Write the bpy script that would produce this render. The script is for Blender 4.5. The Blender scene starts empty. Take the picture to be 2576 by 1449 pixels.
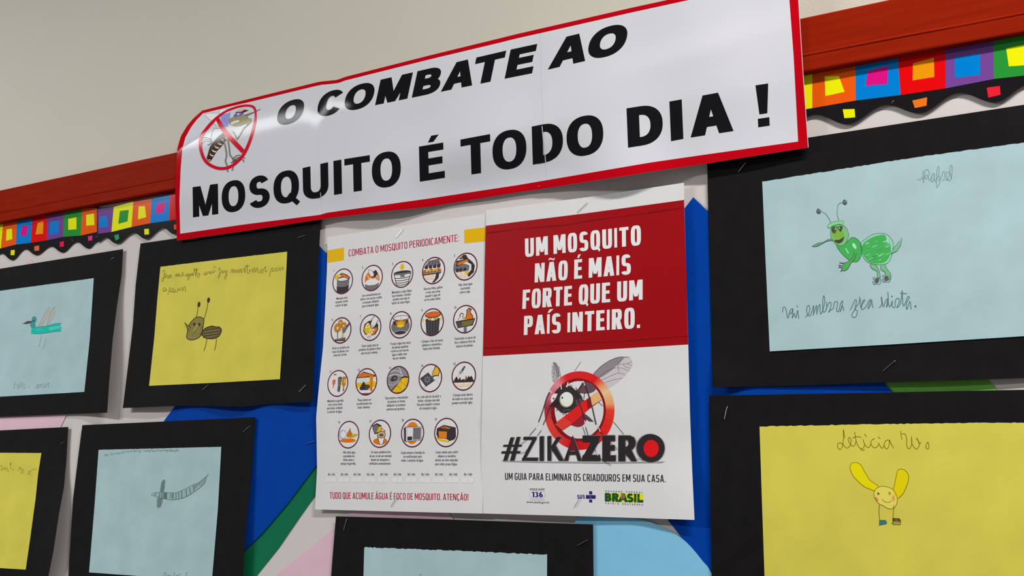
import bpy, math, random
import numpy as np
from mathutils import Vector, Matrix
from mathutils.geometry import tessellate_polygon

random.seed(7)
SC = bpy.context.scene
COL = SC.collection

# ------------------------------------------------------------------ camera
W, H = 2576, 1449
FPX, YAW, PITCH, ROLL = 2381.77, 0.528990, 0.193352, -0.010090
ZP = 1.75                                   # height of the posters' top edge above the floor
CAM = np.array([0.490982, -0.786243, ZP - 0.259192])


def _rot(a, b, c):
    ca, sa, cb, sb, cc, sc = math.cos(a), math.sin(a), math.cos(b), math.sin(b), math.cos(c), math.sin(c)
    rz = np.array([[ca, -sa, 0], [sa, ca, 0], [0, 0, 1]])
    rx = np.array([[1, 0, 0], [0, cb, -sb], [0, sb, cb]])
    ry = np.array([[cc, 0, sc], [0, 1, 0], [-sc, 0, cc]])
    return rz @ rx @ ry


RM = _rot(YAW, PITCH, ROLL)                 # columns: right, forward, up
cd = bpy.data.cameras.new('camera')
cam = bpy.data.objects.new('camera', cd)
COL.objects.link(cam)
m4 = Matrix.Identity(4)
for i in range(3):
    m4[i][0], m4[i][1], m4[i][2], m4[i][3] = RM[i, 0], RM[i, 2], -RM[i, 1], CAM[i]
cam.matrix_world = m4
cd.sensor_fit = 'HORIZONTAL'
cd.sensor_width = 36.0
cd.lens = FPX / W * 36.0
cd.clip_start = 0.02
SC.camera = cam

# ------------------------------------------------------------------ light
wd = bpy.data.worlds.new('room_ambient')
SC.world = wd
wd.use_nodes = True
bg = wd.node_tree.nodes['Background']
bg.inputs[0].default_value = (1.0, 0.98, 0.95, 1)
bg.inputs[1].default_value = 0.17


def tube_light(name, loc, target, sx, sy, watts, colour, spread=180):
    l = bpy.data.lights.new(name, 'AREA')
    l.shape = 'RECTANGLE'
    l.size, l.size_y = sx, sy
    l.energy = watts
    l.color = colour
    l.spread = math.radians(spread)
    o = bpy.data.objects.new(name, l)
    COL.objects.link(o)
    o.location = loc
    d = Vector(target) - Vector(loc)
    o.rotation_euler = d.to_track_quat('-Z', 'Y').to_euler()
    return o


# two ceiling fluorescent fittings of the classroom, running parallel to the board, shining down
tube_light('ceiling_tube', (-2.22, -1.60, 2.72), (-2.22, -1.60, 0.0), 1.35, 0.08, 82, (0.955, 1.0, 0.995))
tube_light('ceiling_tube', (0.98, -0.75, 2.72), (0.98, -0.75, 0.0), 0.90, 0.08, 30, (1.0, 0.985, 0.965))

SC.view_settings.view_transform = 'Standard'
SC.view_settings.look = 'None'
SC.view_settings.exposure = 0.0
SC.view_settings.gamma = 1.0
SC.view_settings.use_curve_mapping = False


# ------------------------------------------------------------------ geometry helpers
def W0(u, v):
    """point of the wall plane (x, z) seen at photo position u, v"""
    r = RM @ np.array([(u - W / 2) / FPX, 1.0, -(v - H / 2) / FPX])
    t = -CAM[1] / r[1]
    return (CAM[0] + r[0] * t, CAM[2] + r[2] * t)


def PX(x, z):
    q = (np.array([x, 0.0, z]) - CAM) @ RM
    return (W / 2 + FPX * q[0] / q[1], H / 2 - FPX * q[2] / q[1])


def P(u, v, d):
    """the point d metres in front of the wall plane seen at u, v"""
    r = RM @ np.array([(u - W / 2) / FPX, 1.0, -(v - H / 2) / FPX])
    t = (-d - CAM[1]) / r[1]
    return tuple(CAM + r * t)


def K(ox, oy, s):
    def f(*pts):
        out = [(ox + x / s, oy + y / s) for x, y in pts]
        return out
    return f


def bump(x, c, w):
    t = (x - c) / w
    return math.exp(-t * t)


def sstep(a, b, x):
    t = max(0.0, min(1.0, (x - a) / (b - a)))
    return t * t * (3 - 2 * t)


def catmull(pts, n=6, closed=False):
    if len(pts) < 3:
        return list(pts)
    out = []
    m = len(pts)
    rng = range(m) if closed else range(m - 1)
    for i in rng:
        p0 = pts[(i - 1) % m] if closed or i > 0 else pts[0]
        p1, p2 = pts[i], pts[(i + 1) % m]
        p3 = pts[(i + 2) % m] if closed or i + 2 < m else pts[-1]
        for k in range(n):
            t = k / n
            out.append(tuple(0.5 * ((2 * p1[j]) + (-p0[j] + p2[j]) * t + (2 * p0[j] - 5 * p1[j] + 4 * p2[j] - p3[j]) * t * t
                                    + (-p0[j] + 3 * p1[j] - 3 * p2[j] + p3[j]) * t ** 3) for j in range(2)))
    if not closed:
        out.append(tuple(pts[-1]))
    return out


def lin(c):
    c = c / 255.0
    return c / 12.92 if c <= 0.04045 else ((c + 0.055) / 1.055) ** 2.4


ILL = 0.70


def alb(rgb):
    return tuple(min(0.92, lin(c) / ILL) for c in rgb)


# ------------------------------------------------------------------ materials
_mats = {}


def ink(rgb, rough=0.65, spec=0.12):
    key = ('ink', tuple(rgb), rough)
    if key not in _mats:
        m = bpy.data.materials.new('ink_%02x%02x%02x' % tuple(int(c) for c in rgb))
        m.use_nodes = True
        b = m.node_tree.nodes['Principled BSDF']
        b.inputs['Base Color'].default_value = (*alb(rgb), 1)
        b.inputs['Roughness'].default_value = rough
        b.inputs['Specular IOR Level'].default_value = spec
        _mats[key] = m
    return _mats[key]


def paper(name, rgb, rough=0.7, mottle=0.05, bumpy=0.06, scale=35, spec=0.10):
    """sheet of paper: slightly uneven dye and fine fibre relief"""
    if name in _mats:
        return _mats[name]
    m = bpy.data.materials.new(name)
    m.use_nodes = True
    nt = m.node_tree
    b = nt.nodes['Principled BSDF']
    b.inputs['Roughness'].default_value = rough
    b.inputs['Specular IOR Level'].default_value = spec
    tc = nt.nodes.new('ShaderNodeTexCoord')
    n1 = nt.nodes.new('ShaderNodeTexNoise')
    n1.inputs['Scale'].default_value = scale
    n1.inputs['Detail'].default_value = 5
    nt.links.new(tc.outputs['Object'], n1.inputs['Vector'])
    rp = nt.nodes.new('ShaderNodeValToRGB')
    a = alb(rgb)
    rp.color_ramp.elements[0].position = 0.3
    rp.color_ramp.elements[1].position = 0.7
    rp.color_ramp.elements[0].color = (*[x * (1 - mottle * 1.6) for x in a], 1)
    rp.color_ramp.elements[1].color = (*[min(.95, x * (1 + mottle)) for x in a], 1)
    nt.links.new(n1.outputs['Fac'], rp.inputs[0])
    nt.links.new(rp.outputs[0], b.inputs['Base Color'])
    n2 = nt.nodes.new('ShaderNodeTexNoise')
    n2.inputs['Scale'].default_value = 900
    n2.inputs['Detail'].default_value = 2
    nt.links.new(tc.outputs['Object'], n2.inputs['Vector'])
    bp = nt.nodes.new('ShaderNodeBump')
    bp.inputs['Strength'].default_value = bumpy
    bp.inputs['Distance'].default_value = 0.0006
    nt.links.new(n2.outputs['Fac'], bp.inputs['Height'])
    nt.links.new(bp.outputs[0], b.inputs['Normal'])
    _mats[name] = m
    return m


def glossy(name, rgb):
    """laminated print"""
    key = ('g', name)
    if key not in _mats:
        m = bpy.data.materials.new(name)
        m.use_nodes = True
        b = m.node_tree.nodes['Principled BSDF']
        b.inputs['Base Color'].default_value = (*alb(rgb), 1)
        b.inputs['Roughness'].default_value = 0.055
        b.inputs['Specular IOR Level'].default_value = 0.008
        _mats[key] = m
    return _mats[key]


def wall_material():
    m = bpy.data.materials.new('painted_plaster')
    m.use_nodes = True
    nt = m.node_tree
    b = nt.nodes['Principled BSDF']
    b.inputs['Roughness'].default_value = 0.6
    b.inputs['Specular IOR Level'].default_value = 0.3
    tc = nt.nodes.new('ShaderNodeTexCoord')
    n = nt.nodes.new('ShaderNodeTexNoise')
    n.inputs['Scale'].default_value = 6
    n.inputs['Detail'].default_value = 6
    nt.links.new(tc.outputs['Object'], n.inputs['Vector'])
    rp = nt.nodes.new('ShaderNodeValToRGB')
    rp.color_ramp.elements[0].color = (*alb((176, 171, 158)), 1)
    rp.color_ramp.elements[1].color = (*alb((183, 178, 165)), 1)
    nt.links.new(n.outputs['Fac'], rp.inputs[0])
    nt.links.new(rp.outputs[0], b.inputs['Base Color'])
    n2 = nt.nodes.new('ShaderNodeTexNoise')
    n2.inputs['Scale'].default_value = 420
    n2.inputs['Detail'].default_value = 3
    nt.links.new(tc.outputs['Object'], n2.inputs['Vector'])
    bp = nt.nodes.new('ShaderNodeBump')
    bp.inputs['Strength'].default_value = 0.18
    bp.inputs['Distance'].default_value = 0.001
    nt.links.new(n2.outputs['Fac'], bp.inputs['Height'])
    nt.links.new(bp.outputs[0], b.inputs['Normal'])
    return m


def fabric_material():
    m = bpy.data.materials.new('woven_board_fabric')
    m.use_nodes = True
    nt = m.node_tree
    b = nt.nodes['Principled BSDF']
    b.inputs['Roughness'].default_value = 0.9
    b.inputs['Specular IOR Level'].default_value = 0.1
    tc = nt.nodes.new('ShaderNodeTexCoord')
    ws = []
    for rot in (0.785, -0.785):
        mp = nt.nodes.new('ShaderNodeMapping')
        mp.inputs['Rotation'].default_value = (0, rot, 0)
        w = nt.nodes.new('ShaderNodeTexWave')
        w.bands_direction = 'X'
        w.inputs['Scale'].default_value = 330
        w.inputs['Distortion'].default_value = 1.2
        w.inputs['Detail'].default_value = 1
        nt.links.new(tc.outputs['Object'], mp.inputs[0])
        nt.links.new(mp.outputs[0], w.inputs['Vector'])
        ws.append(w)
    mx = nt.nodes.new('ShaderNodeMath')
    mx.operation = 'ADD'
    nt.links.new(ws[0].outputs['Fac'], mx.inputs[0])
    nt.links.new(ws[1].outputs['Fac'], mx.inputs[1])
    hf = nt.nodes.new('ShaderNodeMath')
    hf.operation = 'MULTIPLY'
    hf.inputs[1].default_value = 0.5
    nt.links.new(mx.outputs[0], hf.inputs[0])
    rp = nt.nodes.new('ShaderNodeValToRGB')
    rp.color_ramp.elements[0].color = (*alb((182, 174, 172)), 1)
    rp.color_ramp.elements[1].color = (*alb((197, 189, 186)), 1)
    nt.links.new(hf.outputs[0], rp.inputs[0])
    nt.links.new(rp.outputs[0], b.inputs['Base Color'])
    bp = nt.nodes.new('ShaderNodeBump')
    bp.inputs['Strength'].default_value = 0.14
    bp.inputs['Distance'].default_value = 0.0005
    nt.links.new(hf.outputs[0], bp.inputs['Height'])
    nt.links.new(bp.outputs[0], b.inputs['Normal'])
    return m


def rail_material():
    m = bpy.data.materials.new('red_brown_gloss_paint_on_wood')
    m.use_nodes = True
    nt = m.node_tree
    b = nt.nodes['Principled BSDF']
    b.inputs['Roughness'].default_value = 0.4
    b.inputs['Specular IOR Level'].default_value = 0.004
    tc = nt.nodes.new('ShaderNodeTexCoord')
    mp = nt.nodes.new('ShaderNodeMapping')
    mp.inputs['Scale'].default_value = (6, 120, 120)
    nt.links.new(tc.outputs['Object'], mp.inputs[0])
    n = nt.nodes.new('ShaderNodeTexNoise')
    n.inputs['Scale'].default_value = 2.2
    n.inputs['Detail'].default_value = 6
    nt.links.new(mp.outputs[0], n.inputs['Vector'])
    rp = nt.nodes.new('ShaderNodeValToRGB')
    rp.color_ramp.elements[0].position = 0.25
    rp.color_ramp.elements[1].position = 0.75
    rp.color_ramp.elements[0].color = (*alb((120, 24, 8)), 1)
    rp.color_ramp.elements[1].color = (*alb((134, 30, 10)), 1)
    nt.links.new(n.outputs['Fac'], rp.inputs[0])
    nt.links.new(rp.outputs[0], b.inputs['Base Color'])
    bp = nt.nodes.new('ShaderNodeBump')
    bp.inputs['Strength'].default_value = 0.22
    bp.inputs['Distance'].default_value = 0.0006
    nt.links.new(n.outputs['Fac'], bp.inputs['Height'])
    nt.links.new(bp.outputs[0], b.inputs['Normal'])
    return m


STEEL = bpy.data.materials.new('staple_steel')
STEEL.use_nodes = True
_b = STEEL.node_tree.nodes['Principled BSDF']
_b.inputs['Base Color'].default_value = (0.62, 0.62, 0.62, 1)
_b.inputs['Metallic'].default_value = 1.0
_b.inputs['Roughness'].default_value = 0.3

WHITE = paper('white_print_paper', (200, 198, 199), rough=0.6, mottle=0.015, bumpy=0.03)
BLACK = paper('black_card', (21, 19, 20), rough=0.8, mottle=0.10, bumpy=0.05, scale=60, spec=0.08)
PALE = paper('pale_blue_paper', (154, 178, 182), mottle=0.05, scale=28)
YELLOW = paper('yellow_paper', (195, 184, 74), mottle=0.05, scale=28)
BLUE = paper('royal_blue_paper', (0, 56, 144), mottle=0.04, bumpy=0.02, spec=0.05)
GREEN = paper('dark_green_paper', (10, 98, 66), mottle=0.05)
LIME = paper('lime_green_paper', (98, 158, 64), mottle=0.05)
PINK = paper('pink_paper', (202, 168, 180), mottle=0.03)
SKY = paper('light_blue_paper', (118, 176, 206), mottle=0.03)
BANNER_W = glossy('laminated_white_paper', (192, 191, 197))
BANNER_R = glossy('laminated_red_ink', (172, 6, 20))
BANNER_K = glossy('laminated_black_ink', (22, 21, 23))
RAIL = rail_material()


# ------------------------------------------------------------------ scene graph helpers
def tag(o, label=None, cat=None, group=None, kind=None):
    if label:
        o['label'] = label
    if cat:
        o['category'] = cat
    if group:
        o['group'] = group
    if kind:
        o['kind'] = kind
    return o


def thing(name, label, cat, loc, group=None):
    o = bpy.data.objects.new(name, None)
    o.empty_display_size = 0.03
    COL.objects.link(o)
    o.location = loc
    return tag(o, label, cat, group)


def world_loc(o):
    v = Vector((0, 0, 0))
    while o:
        v += o.location
        o = o.parent
    return v


def mesh_obj(name, verts, faces, mats, mi=None, parent=None, smooth=False):
    base = Vector(np.mean(np.array(verts), axis=0))
    off = world_loc(parent) if parent else Vector((0, 0, 0))
    me = bpy.data.meshes.new(name)
    me.from_pydata([tuple(Vector(v) - base) for v in verts], [], faces)
    for mm in (mats if isinstance(mats, (list, tuple)) else [mats]):
        me.materials.append(mm)
    if mi:
        me.polygons.foreach_set('material_index', mi)
    if smooth:
        me.polygons.foreach_set('use_smooth', [True] * len(me.polygons))
    me.update()
    o = bpy.data.objects.new(name, me)
    COL.objects.link(o)
    if parent:
        o.parent = parent
    o.location = base - off
    return o


def resample(pl, n):
    pl = [np.array(p, float) for p in pl]
    L = [0.0]
    for a, b in zip(pl, pl[1:]):
        L.append(L[-1] + float(np.hypot(*(b - a))))
    out = []
    for k in range(n + 1):
        t = L[-1] * k / n
        j = 0
        while j < len(L) - 2 and L[j + 1] < t:
            j += 1
        f = 0 if L[j + 1] == L[j] else (t - L[j]) / (L[j + 1] - L[j])
        out.append(pl[j] * (1 - f) + pl[j + 1] * f)
    return out


def patch(name, top, bottom, left, right, nu, nv, D, mat, parent=None, thick=0.00025, rough_top=0.0, smooth=True, seed=1):
    """a sheet between four edge lines given in photo positions; D(u, v) is its distance from the wall"""
    rnd = random.Random(seed)
    T, B = resample(top, nu), resample(bottom, nu)
    Lf = resample(left or [top[0], bottom[0]], nv)
    R = resample(right or [top[-1], bottom[-1]], nv)
    jit = [rnd.uniform(-1, 1) * rough_top for _ in range(nu + 1)]
    front, back_ = [], []
    for j in range(nv + 1):
        t = j / nv
        for i in range(nu + 1):
            s = i / nu
            p = ((1 - t) * T[i] + t * B[i] + (1 - s) * Lf[j] + s * R[j]
                 - ((1 - s) * (1 - t) * T[0] + s * (1 - t) * T[-1] + (1 - s) * t * B[0] + s * t * B[-1]))
            u, v = float(p[0]), float(p[1])
            if j == 0 and rough_top:
                v += jit[i]
            d = D(u, v)
            q = P(u, v, d)
            front.append(q)
            back_.append((q[0], q[1] + thick, q[2]))
    n = len(front)
    vs = front + back_
    fs = []
    w = nu + 1
    for j in range(nv):
        for i in range(nu):
            a = j * w + i
            fs.append((a, a + w, a + w + 1, a + 1))
            fs.append((n + a, n + a + 1, n + a + w + 1, n + a + w))
    loop = [i for i in range(nu)] + [j * w + nu for j in range(nv)] + [nv * w + i for i in range(nu, 0, -1)] + [j * w for j in range(nv, 0, -1)]
    m = len(loop)
    b0 = len(vs)
    vs = vs + [vs[i] for i in loop] + [vs[n + i] for i in loop]
    for i in range(m):
        j = (i + 1) % m
        fs.append((b0 + i, b0 + j, b0 + m + j, b0 + m + i))
    o = mesh_obj(name, vs, fs, mat, parent=parent, smooth=smooth)
    if smooth:
        k = 2 * nu * nv
        for p_ in o.data.polygons[k:]:
            p_.use_smooth = False
    return o


def quad_sheet(name, tl, tr, br, bl, nu, nv, D, mat, parent=None, **kw):
    return patch(name, [tl, tr], [bl, br], None, None, nu, nv, D, mat, parent, **kw)


def poly_sheet(name, pts, d, mat, thick=0.0003, parent=None):
    """flat cut paper shape with its own thickness"""
    n = len(pts)
    fr = [P(u, v, d) for u, v in pts]
    bk = [(p[0], p[1] + thick, p[2]) for p in fr]
    tri = tessellate_polygon([[Vector((u, v, 0)) for u, v in pts]])
    fs = []
    for t in tri:
        fs.append(tuple(t))
        fs.append(tuple(n + k for k in reversed(t)))
    for i in range(n):
        j = (i + 1) % n
        fs.append((i, j, n + j, n + i))
    return mesh_obj(name, fr + bk, fs, mat, parent=parent)


def tube(path, r, seg=6):
    vs, fs = [], []
    n = len(path)
    for i, p in enumerate(path):
        a = Vector(path[max(0, i - 1)])
        b = Vector(path[min(n - 1, i + 1)])
        t = (b - a).normalized()
        ref = Vector((0.3, 0.9, 0.2)).normalized() if abs(t.y) < 0.8 else Vector((1, 0, 0))
        x = t.cross(ref).normalized()
        y = t.cross(x)
        for k in range(seg):
            an = 2 * math.pi * k / seg
            vs.append(tuple(Vector(p) + (x * math.cos(an) + y * math.sin(an)) * r))
    for i in range(n - 1):
        for k in range(seg):
            a, b = i * seg + k, i * seg + (k + 1) % seg
            fs.append((a, b, b + seg, a + seg))
    fs.append(tuple(range(seg - 1, -1, -1)))
    fs.append(tuple((n - 1) * seg + k for k in range(seg)))
    return vs, fs


# ------------------------------------------------------------------ printed / drawn marks
class Decal:
    """flat ink on a sheet: polygons and strokes laid on the sheet's own surface"""

    def __init__(self, name, D, eps=0.00008, mat=None, maxe=6.0, step=4e-6):
        self.MAXE, self.step = maxe, step
        self.name, self.D, self.eps, self.mat = name, D, eps, mat or ink
        self.v, self.f, self.mi, self.mats, self.layer = [], [], [], [], 0

    def _m(self, col):
        m = col if not isinstance(col, tuple) else self.mat(col)
        if m not in self.mats:
            self.mats.append(m)
        return self.mats.index(m)

    def _put(self, pts):
        b = len(self.v)
        e = self.eps + self.layer * self.step
        for u, v in pts:
            self.v.append(P(u, v, self.D(u, v) + e))
        return b

    def poly(self, pts, col, up=True):
        if up:
            self.layer += 1
        mi = self._m(col)
        if len(pts) <= 3:
            tris = [tuple(range(len(pts)))]
        else:
            tris = tessellate_polygon([[Vector((u, v, 0)) for u, v in pts]])
        pts, tris = self._split(list(pts), [tuple(t) for t in tris])
        b = self._put(pts)
        for t in tris:
            (x1, y1), (x2, y2), (x3, y3) = (pts[k] for k in t)
            ar = (x2 - x1) * (y3 - y1) - (x3 - x1) * (y2 - y1)
            if abs(ar) < 1e-9:
                continue
            self.f.append(tuple(b + k for k in (t if ar < 0 else (t[0], t[2], t[1]))))
            self.mi.append(mi)

    def _split(self, pts, tris):
        """cut long triangles so that the ink follows a bent sheet"""
        mids, out, todo = {}, [], list(tris)
        while todo:
            t = todo.pop()
            best, k = 0, 0
            for i in range(3):
                p, q = pts[t[i]], pts[t[(i + 1) % 3]]
                l = math.hypot(p[0] - q[0], p[1] - q[1])
                if l > best:
                    best, k = l, i
            if best <= self.MAXE:
                out.append(t)
                continue
            i0, i1, i2 = t[k], t[(k + 1) % 3], t[(k + 2) % 3]
            key = (min(i0, i1), max(i0, i1))
            if key not in mids:
                mids[key] = len(pts)
                pts.append(((pts[i0][0] + pts[i1][0]) / 2, (pts[i0][1] + pts[i1][1]) / 2))
            m = mids[key]
            todo.append((i0, m, i2))
            todo.append((m, i1, i2))
        return pts, out

    def quad(self, a, b_, c, d, mi):
        l = max(math.hypot(a[0] - b_[0], a[1] - b_[1]), math.hypot(d[0] - c[0], d[1] - c[1]))
        w = max(math.hypot(a[0] - d[0], a[1] - d[1]), math.hypot(b_[0] - c[0], b_[1] - c[1]))
        n, m = int(l / (self.MAXE)) + 1, int(w / (self.MAXE)) + 1
        if n * m > 1:
            def at(s, t):
                return tuple((a[k] * (1 - s) + b_[k] * s) * (1 - t) + (d[k] * (1 - s) + c[k] * s) * t for k in range(2))
            for i in range(n):
                for j in range(m):
                    self._quad(at(i / n, j / m), at((i + 1) / n, j / m), at((i + 1) / n, (j + 1) / m), at(i / n, (j + 1) / m), mi)
        else:
            self._quad(a, b_, c, d, mi)

    def _quad(self, a, b_, c, d, mi):
        b = self._put([a, b_, c, d])
        ar = 0
        q = [a, b_, c, d]
        for i in range(4):
            x1, y1 = q[i]
            x2, y2 = q[(i + 1) % 4]
            ar += x1 * y2 - x2 * y1
        self.f.append((b, b + 1, b + 2, b + 3) if ar < 0 else (b + 3, b + 2, b + 1, b))
        self.mi.append(mi)

    def stroke(self, pts, w, col, closed=False, smooth=0):
        if smooth:
            pts = catmull(pts, smooth, closed)
        pts = [p for i, p in enumerate(pts) if i == 0 or math.hypot(p[0] - pts[i - 1][0], p[1] - pts[i - 1][1]) > 1e-6]
        n = len(pts)
        if n < 2:
            return
        self.layer += .4
        mi = self._m(col)
        L, R = [], []
        for i in range(n):
            a = pts[(i - 1) % n] if closed or i > 0 else pts[0]
            c = pts[(i + 1) % n] if closed or i < n - 1 else pts[-1]
            p = pts[i]
            dx, dy = c[0] - a[0], c[1] - a[1]
            l = math.hypot(dx, dy) or 1
            nx, ny = -dy / l, dx / l
            ww = w(i / (n - 1)) if callable(w) else w
            L.append((p[0] + nx * ww / 2, p[1] + ny * ww / 2))
            R.append((p[0] - nx * ww / 2, p[1] - ny * ww / 2))
        for i in range(n if closed else n - 1):
            j = (i + 1) % n
            self.quad(L[i], L[j], R[j], R[i], mi)

    def ellipse(self, cx, cy, rx, ry, col, rot=0, n=28):
        c, s = math.cos(rot), math.sin(rot)
        pts = []
        for k in range(n):
            a = 2 * math.pi * k / n
            x, y = rx * math.cos(a), ry * math.sin(a)
            pts.append((cx + x * c - y * s, cy + x * s + y * c))
        self.poly(pts, col)

    def band(self, outer, inner, col, closed=True):
        """strip between two equally long rings"""
        self.layer += 1
        mi = self._m(col)
        n = len(outer)
        for i in range(n if closed else n - 1):
            j = (i + 1) % n
            self.quad(outer[i], outer[j], inner[j], inner[i], mi)

    def build(self, parent, label=None):
        o = mesh_obj(self.name, self.v, self.f, self.mats, self.mi, parent)
        if label:
            o['label'] = label
        return o


# ------------------------------------------------------------------ block lettering (unit-box glyphs)
def _rect(x0, y0, x1, y1):
    return [(x0, y0), (x1, y0), (x1, y1), (x0, y1)]


def _se(t, q):
    c, s = math.cos(t), math.sin(t)
    e = 2.0 / q
    return (math.copysign(abs(c) ** e, c), math.copysign(abs(s) ** e, s))


def _arc(cx, cy, rx, ry, t0, t1, a, b, q, n=28):
    out = []
    prev = None
    for k in range(n + 1):
        t = math.radians(t0 + (t1 - t0) * k / n)
        x, y = _se(t, q)
        o = (cx + x * rx, cy + y * ry)
        i = (cx + x * (rx - a), cy + y * (ry - b))
        if prev:
            out.append([prev[0], o, i, prev[1]])
        prev = (o, i)
    return out


def _pen(pts, a, b):
    out = []
    n = len(pts)
    prev = None
    for i in range(n):
        p0, p1 = pts[max(0, i - 1)], pts[min(n - 1, i + 1)]
        dx, dy = p1[0] - p0[0], p1[1] - p0[1]
        # normal measured in pen space
        l = math.hypot(dx / a, dy / b) or 1
        nx, ny = -dy / b / l, dx / a / l
        L = (pts[i][0] + nx * a / 2, pts[i][1] + ny * b / 2)
        R = (pts[i][0] - nx * a / 2, pts[i][1] - ny * b / 2)
        if prev:
            out.append([prev[0], L, R, prev[1]])
        prev = (L, R)
    return out


def _dsh(x0, y0, x1, y1, a, b, q, k=0.5):
    xm = x0 + (x1 - x0) * k
    cy, ry = (y0 + y1) / 2, (y1 - y0) / 2
    return [_rect(x0, y1 - b, xm, y1), _rect(x0, y0, xm, y0 + b)] + _arc(xm, cy, x1 - xm, ry, -90, 90, a, b, q, 18)


def _arcpts(cx, cy, rx, ry, t0, t1, q, n=16):
    o = []
    for k in range(n + 1):
        x, y = _se(math.radians(t0 + (t1 - t0) * k / n), q)
        o.append((cx + x * rx, cy + y * ry))
    return o


ACC = {'É': ('E', 'acute'), 'Ã': ('A', 'tilde'), 'Í': ('I', 'acute'), 'Á': ('A', 'acute'), 'Ç': ('C', 'ced')}


def glyph(ch, a, b, q=2.4):
    if ch in ACC:
        base, ac = ACC[ch]
        g = glyph(base, a, b, q)
        if ac == 'acute':
            if base == 'I':
                g = g + [[(0.1, 1.07), (0.9, 1.07), (2.3, 1.25), (0.9, 1.25)]]
            else:
                g = g + [[(0.36, 1.07), (0.58, 1.07), (0.80, 1.25), (0.50, 1.25)]]
        elif ac == 'tilde':
            g = g + _pen([(0.2, 1.12), (0.32, 1.19), (0.5, 1.15), (0.68, 1.11), (0.8, 1.18)], .08, .08)
        else:
            g = g + _pen([(.5, .02), (.5, -.06), (.6, -.11), (.5, -.19), (.36, -.17)], a * .5, b * .5)
        return g
    A = a
    if ch == 'I':
        return [_rect(0, 0, 1, 1)]
    if ch == 'O':
        return _arc(.5, .5, .5, .515, 0, 360, A, b, q, 44)
    if ch == 'Q':
        return _arc(.5, .5, .5, .515, 0, 360, A, b, q, 44) + [[(.52, .18), (.64, .30), (1.03, -.03), (.90, -.13)]]
    if ch == 'C':
        return _arc(.5, .5, .5, .515, 36, 324, A, b, q, 36)
    if ch == 'G':
        return _arc(.5, .5, .5, .515, 36, 325, A, b, q, 36) + [_rect(.55, .40, 1, .40 + b), _rect(1 - A, .14, 1, .42)]
    if ch == 'S':
        b2 = b * 1.05
        ry = (.5 - b2 / 2) / 2 + .008
        up = _arcpts(.5, .5 + ry, .47 - A / 2, ry, 22, 268, max(2, q * .95), 20)
        lo = _arcpts(.5, .5 - ry, .5 - A / 2, ry, 92, -158, max(2, q * .95), 20)
        return _pen(up + lo[0:], A, b2)
    if ch == 'U':
        return [_rect(0, .36, A, 1), _rect(1 - A, .36, 1, 1)] + _arc(.5, .36, .5, .375, 180, 360, A, b, q, 24)
    if ch == 'D':
        return [_rect(0, 0, A, 1)] + _dsh(0, 0, 1, 1, A, b, q, .38)
    if ch == 'B':
        return [_rect(0, 0, A, 1)] + _dsh(0, .5 - b * .42, .94, 1, A, b, q, .5) + _dsh(0, 0, 1, .5 + b * .42, A, b, q, .5)
    if ch == 'P':
        return [_rect(0, 0, A, 1)] + _dsh(0, .40, 1, 1, A, b, q, .48)
    if ch == 'R':
        return [_rect(0, 0, A, 1)] + _dsh(0, .42, .97, 1, A, b, q, .48) + [[(.62 - A * .7, .47), (.66 + A * .3, .5), (1.03, 0), (1.0 - A * 1.15, 0)]]
    if ch == 'E':
        return [_rect(0, 0, A, 1), _rect(0, 1 - b, .97, 1), _rect(0, .52 - b / 2, .92, .52 + b / 2), _rect(0, 0, 1, b)]
    if ch == 'F':
        return [_rect(0, 0, A, 1), _rect(0, 1 - b, 1, 1), _rect(0, .50 - b / 2, .9, .50 + b / 2)]
    if ch == 'L':
        return [_rect(0, 0, A, 1), _rect(0, 0, 1, b)]
    if ch == 'T':
        return [_rect(0, 1 - b, 1, 1), _rect(.5 - A / 2, 0, .5 + A / 2, 1)]
    if ch == 'H':
        return [_rect(0, 0, A, 1), _rect(1 - A, 0, 1, 1), _rect(0, .5 - b / 2, 1, .5 + b / 2)]
    if ch == 'N':
        return [_rect(0, 0, A * .95, 1), _rect(1 - A * .95, 0, 1, 1), [(0, 1), (A * 1.15, 1), (1, 0), (1 - A * 1.15, 0)]]
    if ch == 'M':
        v = 0.0 if q < 3 else 0.18
        s = A * .95
        return [_rect(0, 0, s, 1), _rect(1 - s, 0, 1, 1), [(0, 1), (A * 1.2, 1), (.5 + A * .42, v), (.5 - A * .42, v)],
                [(1, 1), (1 - A * 1.2, 1), (.5 - A * .42, v), (.5 + A * .42, v)]]
    if ch == 'A':
        h = A * .58
        y0 = .20
        return [[(0, 0), (A * 1.08, 0), (.5 + h * .55, 1), (.5 - h, 1)], [(1, 0), (1 - A * 1.08, 0), (.5 - h * .55, 1), (.5 + h, 1)],
                _rect(.24, y0, .76, y0 + b)]
    if ch == 'K':
        return [_rect(0, 0, A, 1), [(A * .9, .30), (A * .9, .56), (1 - A * 1.1, 1), (1, 1)], [(.42, .70), (.30, .48), (1 - A * 1.1, 0), (1.04, 0)]]
    if ch == 'Z':
        return [_rect(0, 0, 1, b), _rect(0, 1 - b, 1, 1), [(0, b), (1 - A * 1.3, 1 - b), (1, 1 - b), (A * 1.3, b)]]
    if ch == '!':
        return [[(0, 1), (1, 1), (.82, .30), (.2, .30)], _rect(.06, 0, .96, .2)]
    if ch == '.':
        return [_rect(0, 0, 1, b)]
    if ch == ':':
        return [_rect(0, .06, 1, b + .06), _rect(0, .62, 1, .62 + b)]
    if ch == '1':
        return [_rect(1 - A, 0, 1, 1), [(0, .70), (0, .88), (1 - A, 1), (1, 1), (1 - A, .84)]]
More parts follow.
